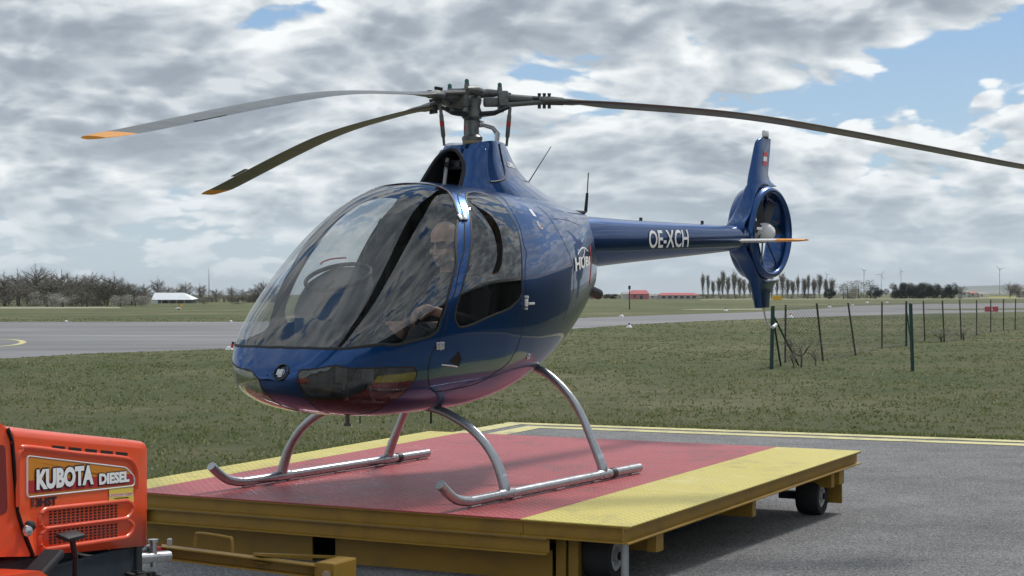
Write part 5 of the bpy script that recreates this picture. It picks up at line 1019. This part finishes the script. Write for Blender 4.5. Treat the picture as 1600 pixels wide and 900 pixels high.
def hill_m(t, p, v): L(t, RAMP(t, nz(t, v, .004, 6, .6), [(.4, (.07, .09, .06)), (.6, (.13, .14, .09))]), p.inputs['Base Color']); p.inputs['Roughness'].default_value = .95
gmat('hill', hill_m)
for nm, d, px0, px1, ys in (('hills', 9500, 1380, 1720, [459, 455, 452, 450, 448, 447, 446, 446.5, 446, 447, 448]),):
    ps = spline(np.stack([np.linspace(px0, px1, len(ys)), ys], 1), 6); v = []; f = []
    for (p, y0) in ps: v += [(wx(p, d), d-500, -6), (wx(p, d), d, max(2, wz(y0, d))), (wx(p, d), d+900, -6)]
    n = len(ps); f = [(3*i+k, 3*i+3+k, 3*i+4+k, 3*i+1+k) for i in range(n-1) for k in (0, 1)]; tag(rawmesh(nm, v, f, 'hill', None, True), kind='structure')
# --- masts, markers, signs
def pole(name, px, yb, yt, w, label, mat, headed=False, d=None):
    d = d or 1.45*F_/(yb-459.4); o = empty(name, (wx(px, d), d, 0), 0, label, 'mast'); r = w/F_*d/2; b = MB(); b.tube([(0, 0, 0), (0, 0, wz(yt, d))], [r, r*.7], 8); b.build('pole', mat, o, True)
    if headed: b = MB(); b.box((-r*2, -r*2, wz(yt, d)), (r*2, r*2, wz(yt, d)+r*6), r*.4); b.build('head', mat, o)
    return o
pole('radio_mast', 326.5, 476, 418, 1.6, 'thin tall grey radio mast rising behind the left tree belt', 'galvanised', False, 330)
pole('windsock_pole', 983.5, 484, 452, 1.8, 'thin dark pole on the grass in front of the pink building', 'tractor_black', True)
pmat('marker_white', (.80, .80, .78), .5); pmat('marker_red', (.6, .05, .04), .5); pmat('sign_yellow', (.75, .42, .02), .5); pmat('sign_red', (.55, .03, .05), .5)
lights = [(103, 501.5, 5, 'near the left end of the taxiway far edge'), (360.5, 502, 5, 'on the taxiway far edge left of the helicopter nose'), (971, 495, 7, 'on the far taxiway edge right of the cabin'), (983, 512.5, 9, 'on the near taxiway edge right of the cabin'), (1134, 486.5, 6, 'on the grass left of the tail fin'), (1235, 497, 8, 'beyond the corner post of the fence'), (1296, 481, 6, 'on the taxiway edge above the second fence gap'), (1332, 478, 5, 'far taxiway edge above the leaning fence post'), (1355, 474, 5, 'tiny and farthest on the right taxiway'), (1386, 474, 4, 'beside the farthest right taxiway curve')]
for i, (p, yb, w, wh) in enumerate(lights):
    d = 1.45*F_/(yb-459.4); s = w/F_*d; o = empty('taxiway_light', (wx(p, d), d, .004), 0, 'small white taxiway edge light '+wh, 'light', 'taxiway edge lights'); b = MB(); b.lathe([(s*.55, 0), (s*.5, s*.15), (s*.25, s*.45), (s*.2, s*.5), (0, s*.5)], (0, 0, 0), (0, 0, 1), 12); b.build('base', 'marker_white', o, True, 50)
    b = MB(); b.lathe([(s*.15, s*.48), (s*.17, s*.7), (s*.08, s*.85), (0, s*.88)], (0, 0, 0), (0, 0, 1), 10); b.build('lens', 'marker_red' if i in (2, 5) else 'tractor_black', o, True, 50)
d = 1.45*F_/(546-459.4); o = empty('edge_marker', (wx(360, d), d, 0), 0, 'white marker with red and black cap beside the helicopter nose', 'marker'); b = MB(); b.lathe([(.11, 0), (.10, .03), (.05, .09), (.03, .10), (0, .10)], (-.03, 0, 0), (0, 0, 1), 14); b.build('base', 'marker_white', o, True, 50); b = MB(); b.tube([(.03, 0, .06), (.06, 0, .16)], .035, 10); b.build('cap', 'marker_red', o, True, 50); b = MB(); b.tube([(.06, 0, .16), (.075, 0, .21)], .036, 10); b.build('cap_top', 'tractor_black', o, True, 50)
def sign(name, px, yb, w, h, mat, label, txt, d=None):
    d = d or 1.45*F_/(yb-459.4); s = d/F_; o = empty(name, (wx(px, d), d, 0), 0, label, 'sign'); b = MB(); z0 = max(0, wz(yb-1.5, d)); b.box((-w*s/2, -.05, z0+.0), (w*s/2, .05, z0+h*s), .02); b.build('panel', mat, o)
    for k in (-.35, .35): b = MB(); b.tube([(k*w*s, 0, 0), (k*w*s, 0, z0+.05)], .03, 6); b.build('leg', 'galvanised', o)
    if txt: lay_text('lettering', txt[0], h*s*.6, w*s*txt[2], lambda a, b_: (a-w*s*txt[2]/2, -.056, z0+h*s*.2+b_), txt[1], o, None)
    return o
sign('direction_sign', 1214.5, 471, 15, 6.5, 'sign_yellow', 'yellow taxiway direction sign beyond the tail fin foot', None); sign('holding_sign', 1549, 489.5, 21, 8, 'sign_red', 'red holding position sign with white 5 behind the fence', ('5', 'letter_white', .2))
d = 300; o = empty('round_sign', (wx(1500, d), d, 0), 0, 'round pale sign board on a post behind the fence', 'sign'); b = MB(); b.lathe([(.42, -.04), (.42, .04)], (0, 0, wz(464.5, d)), (0, 1, 0), 20); b.build('board', 'concrete', o); b = MB(); b.tube([(0, .05, 0), (0, .05, wz(465, d))], .05, 6); b.build('post', 'galvanised', o)
# gyroplane parked far left
d = 1.45*F_/(484-459.4); s = d/F_; o = empty('gyroplane', (wx(277, d), d, 0), 0, 'tiny white and yellow gyroplane on the grass before the shed', 'gyroplane')
b = MB(); v = [(-4*s, 0, 1.2*s), (-2*s, 0, 2.2*s), (1*s, 0, 3.2*s), (4*s, 0, 3.4*s), (6*s, 0, 2.0*s)]; b.tube(v, [.4*s, 1.2*s, 1.9*s, 1.8*s, .5*s], 10); b.build('fuselage', 'marker_white', o, True); b = MB(); b.tube([(3*s, 0, 3.5*s), (2.6*s, 0, 10*s)], .35*s, 6); b.build('mast', 'tractor_black', o); b = MB(); b.box((-3*s, -.3*s, 10*s), (9*s, .3*s, 10.4*s)); b.build('rotor_blade', 'sign_yellow', o); b = MB(); b.box((4*s, -.1, 5*s), (7.5*s, .1, 8.5*s), .05); b.build('tail_fin', 'sign_yellow', o)
for q in (-3, 2.5): b = MB(); b.lathe([(.9*s, -.3*s), (.9*s, .3*s)], (q*s, 0, .9*s), (0, 1, 0), 12); b.build('wheel', 'tyre', o, True, 40)
# --- fence on the right
pmat('fence_post', (.055, .045, .034), .8, var=.25, vscale=4); pmat('fence_green', (.012, .05, .04), .5, var=.15); pmat('wire', (.16, .155, .15), .6, .3)
posts = [((1205.3, 577), (1207.5, 478.7)), ((1226.7, 566.7), (1227.5, 477)), ((1286, 564), (1276, 474.7)), ((1337, 556), (1325, 474)), ((1378, 545), (1378, 472.5)), ((1416, 541), (1416, 471.5)), ((1445, 533), (1442.7, 471)), ((1475.5, 534.7), (1472.5, 470.7)), ((1502, 531), (1499.5, 469.5)), ((1526, 524), (1526, 470)), ((1548, 519), (1548, 469)), ((1568, 517), (1568, 468.5)), ((1586, 515.5), (1587, 468)), ((1604, 514), (1604, 467.5)), ((1622, 512), (1622, 467))]
fo = empty('wire_fence', gpx(*posts[0][0]), 0, 'wire mesh fence with thin leaning posts on the right', 'fence'); o0 = Vector(gpx(*posts[0][0])); tops = []; bots = []
for i, (bp_, tp_) in enumerate(posts):
    q = Vector(gpx(*bp_)); d = q.y; t = Vector((wx(tp_[0], d), d, wz(tp_[1], d))); tops.append(t-o0); bots.append(q-o0)
    b = MB(); r = .038 if i == 0 else (.030 if i == 5 else .022); b.tube([q-o0, t-o0], r, 8); b.build('post', 'fence_green' if i in (0, 5) else 'fence_post', fo, True, 50)
q0 = tops[0]*.87; dd = o0.y
for foot in ((1248, 571), (1220, 572)):
    q = Vector(gpx(*foot)); b = MB(); b.tube([bots[0].lerp(tops[0], .87), q-o0], .02, 7); b.build('brace', 'fence_green', fo, True, 50)
q = Vector(gpx(1424, 541)); b = MB(); b.tube([bots[5].lerp(tops[5], .85), q-o0], .018, 7); b.build('brace', 'fence_green', fo, True, 50)
for h in (.97, .62, .30, .06):
    b = MB()
    for i in range(len(tops)-1):
        a, c = bots[i].lerp(tops[i], h), bots[i+1].lerp(tops[i+1], h); m2 = a.lerp(c, .5)-Vector((0, 0, .015)); b.tube([a, m2, c], .005 if h > .9 else .003, 4, False)
    b.build('strand', 'wire', fo)
mv, mf = [], []
for i in range(len(tops)-1):
    nU = max(6, int((bots[i+1]-bots[i]).length/.12)); nV = 11
    for sgn in (0, 1):
        for k in range(-nV, nU):
            for j in range(nV):
                u0, u1 = (k+j)/nU, (k+j+1)/nU
                if u0 < 0 or u1 > 1: continue
                if sgn: u0, u1 = 1-u0, 1-u1
                P = lambda u, v_: bots[i].lerp(bots[i+1], u).lerp(tops[i].lerp(tops[i+1], u), v_*.95)
                a, c = P(u0, j/nV), P(u1, (j+1)/nV); w = Vector((0, 0, .005)); n0 = len(mv); mv += [a-w, a+w, c+w, c-w]; mf.append((n0, n0+1, n0+2, n0+3))
tag(rawmesh('wire_mesh', mv, mf, 'wire', fo), kind='stuff')
q = Vector(gpx(1426, 580)); t = Vector((wx(1422.7, q.y), q.y, wz(478, q.y))); sp2 = empty('lone_post', tuple(q), 0, 'dark green steel post standing alone before the fence', 'post'); b = MB(); b.tube([(0, 0, 0), t-q], .034, 10); b.build('shaft', 'fence_green', sp2, True, 50); b = MB(); b.lathe([(.037, 0), (.037, .03), (.02, .045), (0, .045)], t-q, (0, 0, 1), 10); b.build('cap', 'fence_green', sp2, True, 50)
# bare shrub and dry weeds at the fence corner
def shrub(px, yb, top, wpx, seed, label, name='bare_shrub'):
    tr, cr = bare_tree(seed, .8, .12, 4, 5, 2, .22, .16, .0045); cr = fit_unit(tr, cr); q = gpx(px, yb); o = empty(name, q, 0, label, 'shrub'); h = wz(top, q[1]); w = wpx/F_*q[1]; o.scale = (w, w, h); me = bpy.data.meshes.new('stem'); me.from_pydata(tr.v, [], tr.f); me.materials.append(M['bark']); link(bpy.data.objects.new('stem', me), o); tag(link(bpy.data.objects.new('twigs', tri_mesh('twigs', cr, 'twigs')), o), kind='stuff')
shrub(1252, 574, 522, 60, 5, 'leafless shrub growing at the braced corner of the fence'); shrub(1275, 572, 540, 50, 9, 'low bare shrub just right of the fence corner brace'); shrub(1240, 576, 545, 40, 14, 'short dry weed clump at the foot of fence corner'); shrub(1470, 535, 512, 60, 17, 'dry weeds tangled in the fence right of the lone post'); shrub(1505, 532, 512, 50, 23, 'dry weeds in the fence near the right edge')

# hangar standing to the right, outside the frame; the helicopter's flank and window mirror it
pmat('hangar_sheet', (.030, .036, .034), .6, var=.2, vscale=.8); pmat('hangar_door', (.055, .058, .055), .6, var=.15)
hgr = empty('hangar', (26, 16, 0), 0, 'long dark sheet-metal hangar outside the frame, mirrored low in the door window', 'hangar')
b = MB(); b.box((-9, -22, 0), (9, 22, 3.4)); b.build('wall', 'hangar_sheet', hgr)
b = MB(); b.prism([(-9.3, 3.4), (9.3, 3.4), (0, 5.0)], (0, 44.4, 0), (0, -22.2, 0)); b.build('roof', 'hangar_sheet', hgr)
for k in range(6):
    b = MB(); b.box((-9.08, -20+k*6.9, .02), (-9.0, -14+k*6.9, 3.0), .02); b.build('door', 'hangar_door', hgr)
# ================================================================== pilot
pmat('skin', (.56, .34, .26), .5, var=.1, vscale=12); pmat('hair_grey', (.45, .42, .40), .8, var=.25, vscale=60); pmat('shirt', (.022, .026, .034), .85, var=.25, vscale=12, bump=.4, bscale=25)
def ell(b, c, r, rot=None, n=20):
    bm = bmesh.new(); bmesh.ops.create_uvsphere(bm, u_segments=n, v_segments=n//2+2, radius=1.0); bm.verts.index_update()
    v = [(rot if rot else Matrix.Identity(3)) @ Vector((q.co.x*r[0], q.co.y*r[1], q.co.z*r[2]))+Vector(c) for q in bm.verts]; f = [[q.index for q in p.verts] for p in bm.faces]; bm.free(); b.add(v, f)
pb = MB(); Y0 = .30; HC = Vector((.685, Y0, 1.385)); HR = Matrix.Rotation(math.radians(12), 3, 'Y') @ Matrix.Rotation(math.radians(4), 3, 'Z')    # head tipped a little forward
hp_ = lambda x, y, z: HC+HR @ Vector((x, y, z))
ell(pb, hp_(-.012, 0, .035), (.098, .077, .088), HR); ell(pb, hp_(.035, 0, -.02), (.062, .064, .085), HR); ell(pb, hp_(.048, 0, -.082), (.044, .046, .034), HR); ell(pb, hp_(.075, 0, .022), (.022, .055, .016), HR)
pb.tube([hp_(.092, 0, .015), hp_(.108, 0, -.018), hp_(.118, 0, -.034), hp_(.096, 0, -.044)], [.009, .012, .015, .010], 8)
ell(pb, hp_(.092, 0, -.064), (.014, .025, .007), HR); ell(pb, hp_(.088, 0, -.078), (.014, .022, .008), HR); ell(pb, hp_(.082, 0, -.102), (.018, .022, .016), HR)
for s in (1, -1): ell(pb, hp_(-.008, s*.078, -.01), (.020, .010, .033), HR); ell(pb, hp_(.068, s*.042, -.03), (.022, .02, .02), HR)
pb.tube([(.655, Y0, 1.30), (.635, Y0, 1.22), (.61, Y0, 1.17)], [.055, .056, .075], 14)
pb.tube([(.58, Y0, .80), (.57, Y0, .88), (.575, Y0, .98), (.595, Y0, 1.08), (.605, Y0, 1.15), (.612, Y0, 1.20)], [.15, .155, .145, .155, .14, .07], 18)
for s in (1, -1):
    ell(pb, (.60, Y0+s*.145, 1.135), (.075, .075, .07)); pb.tube([(.58, Y0, 1.12), (.60, Y0+s*.17, 1.13)], [.10, .065], 12)
    pb.tube([(.62, Y0+s*.09, .83), (.85, Y0+s*.12, .88), (1.06, Y0+s*.12, .90)], [.095, .082, .062], 14); pb.tube([(1.05, Y0+s*.12, .905), (1.18, Y0+s*.11, .78), (1.32, Y0+s*.10, .64)], [.062, .058, .042], 12); pb.tube([(1.31, Y0+s*.10, .66), (1.33, Y0+s*.10, .615), (1.45, Y0+s*.10, .61)], [.042, .045, .034], 10)
# arms: the near hand pinches a lever in front of the chest, the other reaches for the stick
def arm(sh, el, wr, hand_dir, palm_n, curl, thumb):
    sh, el, wr = Vector(sh), Vector(el), Vector(wr); pb.tube([sh, sh.lerp(el, .5), el], [.062, .055, .046], 12); pb.tube([el, el.lerp(wr, .35), wr], [.047, .046, .029], 12)
    h = Vector(hand_dir).normalized(); n = Vector(palm_n).normalized(); s = h.cross(n).normalized(); n = s.cross(h)
    pb.tube([wr, wr+h*.03], [.028, .03], 10)
    v = [];
    for k, (w, t_) in enumerate(((.030, .016), (.038, .016), (.042, .014), (.041, .012))):
        c = wr+h*(.015+.026*k); v += [c+s*w*math.cos(a)+n*t_*math.sin(a) for a in np.linspace(0, 2*PI, 12, endpoint=False)]
    pb.add(v, [(i*12+k, i*12+(k+1) % 12, (i+1)*12+(k+1) % 12, (i+1)*12+k) for i in range(3) for k in range(12)]+[list(range(12))[::-1], [36+k for k in range(12)]])
    base = wr+h*.092
    for k, (o_, L_) in enumerate(((-.030, .074), (-.010, .082), (.010, .078), (.029, .062))):
        p = base+s*o_*.98; a = curl[k]; pts = [p-h*.02, p]; d_ = h.copy()
        for j, fr_ in enumerate((.45, .32, .25)):
            a2 = a*(j+1)*.62; d_ = (h*math.cos(a2)+n*math.sin(a2)); p = p+d_*L_*fr_; pts.append(p.copy())
        pb.tube(pts, [.0095, .0095, .009, .0085, .0068], 8)
    p = wr+h*.03-s*.03; q1 = p+(h*.5-s*.75+n*.35).normalized()*.042; q2 = q1+Vector(thumb).normalized()*.034; q3 = q2+(Vector(thumb).normalized()+n*.3).normalized()*.026
    pb.tube([p, q1, q2, q3], [.014, .0115, .0105, .0075], 8); return base
hd1 = arm((.605, Y0+.185, 1.12), (.70, Y0+.235, .93), (.868, Y0+.095, 1.005), (.75, -.45, .35), (.45, .1, -.85), (.75, .85, .95, 1.05), (.8, .1, -.3))
hd2 = arm((.605, Y0-.185, 1.12), (.72, Y0-.23, .90), (.90, Y0-.07, 1.0), (.85, .3, -.1), (.1, .9, -.2), (1.1, 1.2, 1.25, 1.3), (.6, .6, .1))
tmp = pb.build('tmp', 'shirt'); md = tmp.modifiers.new('r', 'REMESH'); md.mode = 'VOXEL'; md.voxel_size = .0058; md.use_smooth_shade = True; s2 = tmp.modifiers.new('s', 'SMOOTH'); s2.iterations = 3; s2.factor = .5
bpy.context.view_layer.update(); ev = tmp.evaluated_get(bpy.context.evaluated_depsgraph_get()); me = bpy.data.meshes.new_from_object(ev); bpy.data.objects.remove(tmp)
pil = empty('person', (HX, HY, HZ), HYAW, 'person in dark clothing and sunglasses sitting at the helicopter controls', 'person')
P = np.zeros(len(me.vertices)*3); me.vertices.foreach_get('co', P); P = P.reshape(-1, 3)
cn = np.array([p.center[:] for p in me.polygons]); me.materials.clear(); [me.materials.append(M[k]) for k in ('shirt', 'skin', 'hair_grey')]
mi = np.zeros(len(cn), int); wr1, wr2 = np.array((.868, Y0+.095, 1.005)), np.array((.90, Y0-.07, 1.0))
mi[cn[:, 2] > 1.225] = 1
for w in (hd1, hd2): mi[np.linalg.norm(cn-np.array(w), axis=1) < .125] = 1
loc = (cn-np.array(HC)) @ np.array(HR); hd_ = cn[:, 2] > 1.25
mi[hd_ & (loc[:, 2] > -.045) & (loc[:, 0] < -.01+.25*(loc[:, 2]-.1)) & (np.abs(loc[:, 1]) < .0765)] = 2
mi[hd_ & (loc[:, 2] < -.050) & (loc[:, 2] > -.125) & (loc[:, 0] > .015) & ~((loc[:, 0] > .088) & (loc[:, 2] > -.086))] = 2
me.vertices.foreach_set('co', hx(P).ravel()); me.polygons.foreach_set('material_index', mi.astype(np.int32)); me.polygons.foreach_set('use_smooth', [True]*len(cn)); me.update()
link(bpy.data.objects.new('body', me), pil)
g = MB()
for s in (1, -1):
    v = [hp_(.100-.32*abs(y0)-.25*y0*y0*8*.1, s*(.034+y0), .012+z0) for z0 in (-.022, 0, .019) for y0 in (-.026, 0, .028)]; v = [hp_(.104-abs((HR.transposed() @ (q-HC)).y)*.30, (HR.transposed() @ (q-HC)).y, (HR.transposed() @ (q-HC)).z) for q in v]
    g.add(v, [(i*3+k, i*3+k+1, i*3+k+4, i*3+k+3) for i in range(2) for k in range(2)]); g.tube([hp_(.085, s*.064, .020), hp_(.03, s*.080, .018), hp_(-.02, s*.083, .012)], .003, 6)
g.tube([hp_(.103, -.012, .02), hp_(.108, 0, .022), hp_(.103, .012, .02)], .003, 6); g.build('sunglasses', 'black_gloss', pil, xf=hx)
# ================================================================== haze over the airfield
hm = bpy.data.materials.new('haze'); hm.use_nodes = True; t = hm.node_tree; t.nodes.clear(); pv = N(t, 'ShaderNodeVolumePrincipled', inp={'Color': (.80, .86, .92, 1), 'Density': 7e-5, 'Anisotropy': .2}); ho = N(t, 'ShaderNodeOutputMaterial'); L(t, pv.outputs[0], ho.inputs['Volume']); M['haze'] = hm
b = MB(); b.box((-8000, -150, -8), (8000, 11500, 75)); hz_o = b.build('haze', 'haze'); tag(hz_o, 'pale even haze over the whole airfield', 'haze', kind='stuff')
bpy.context.view_layer.update()
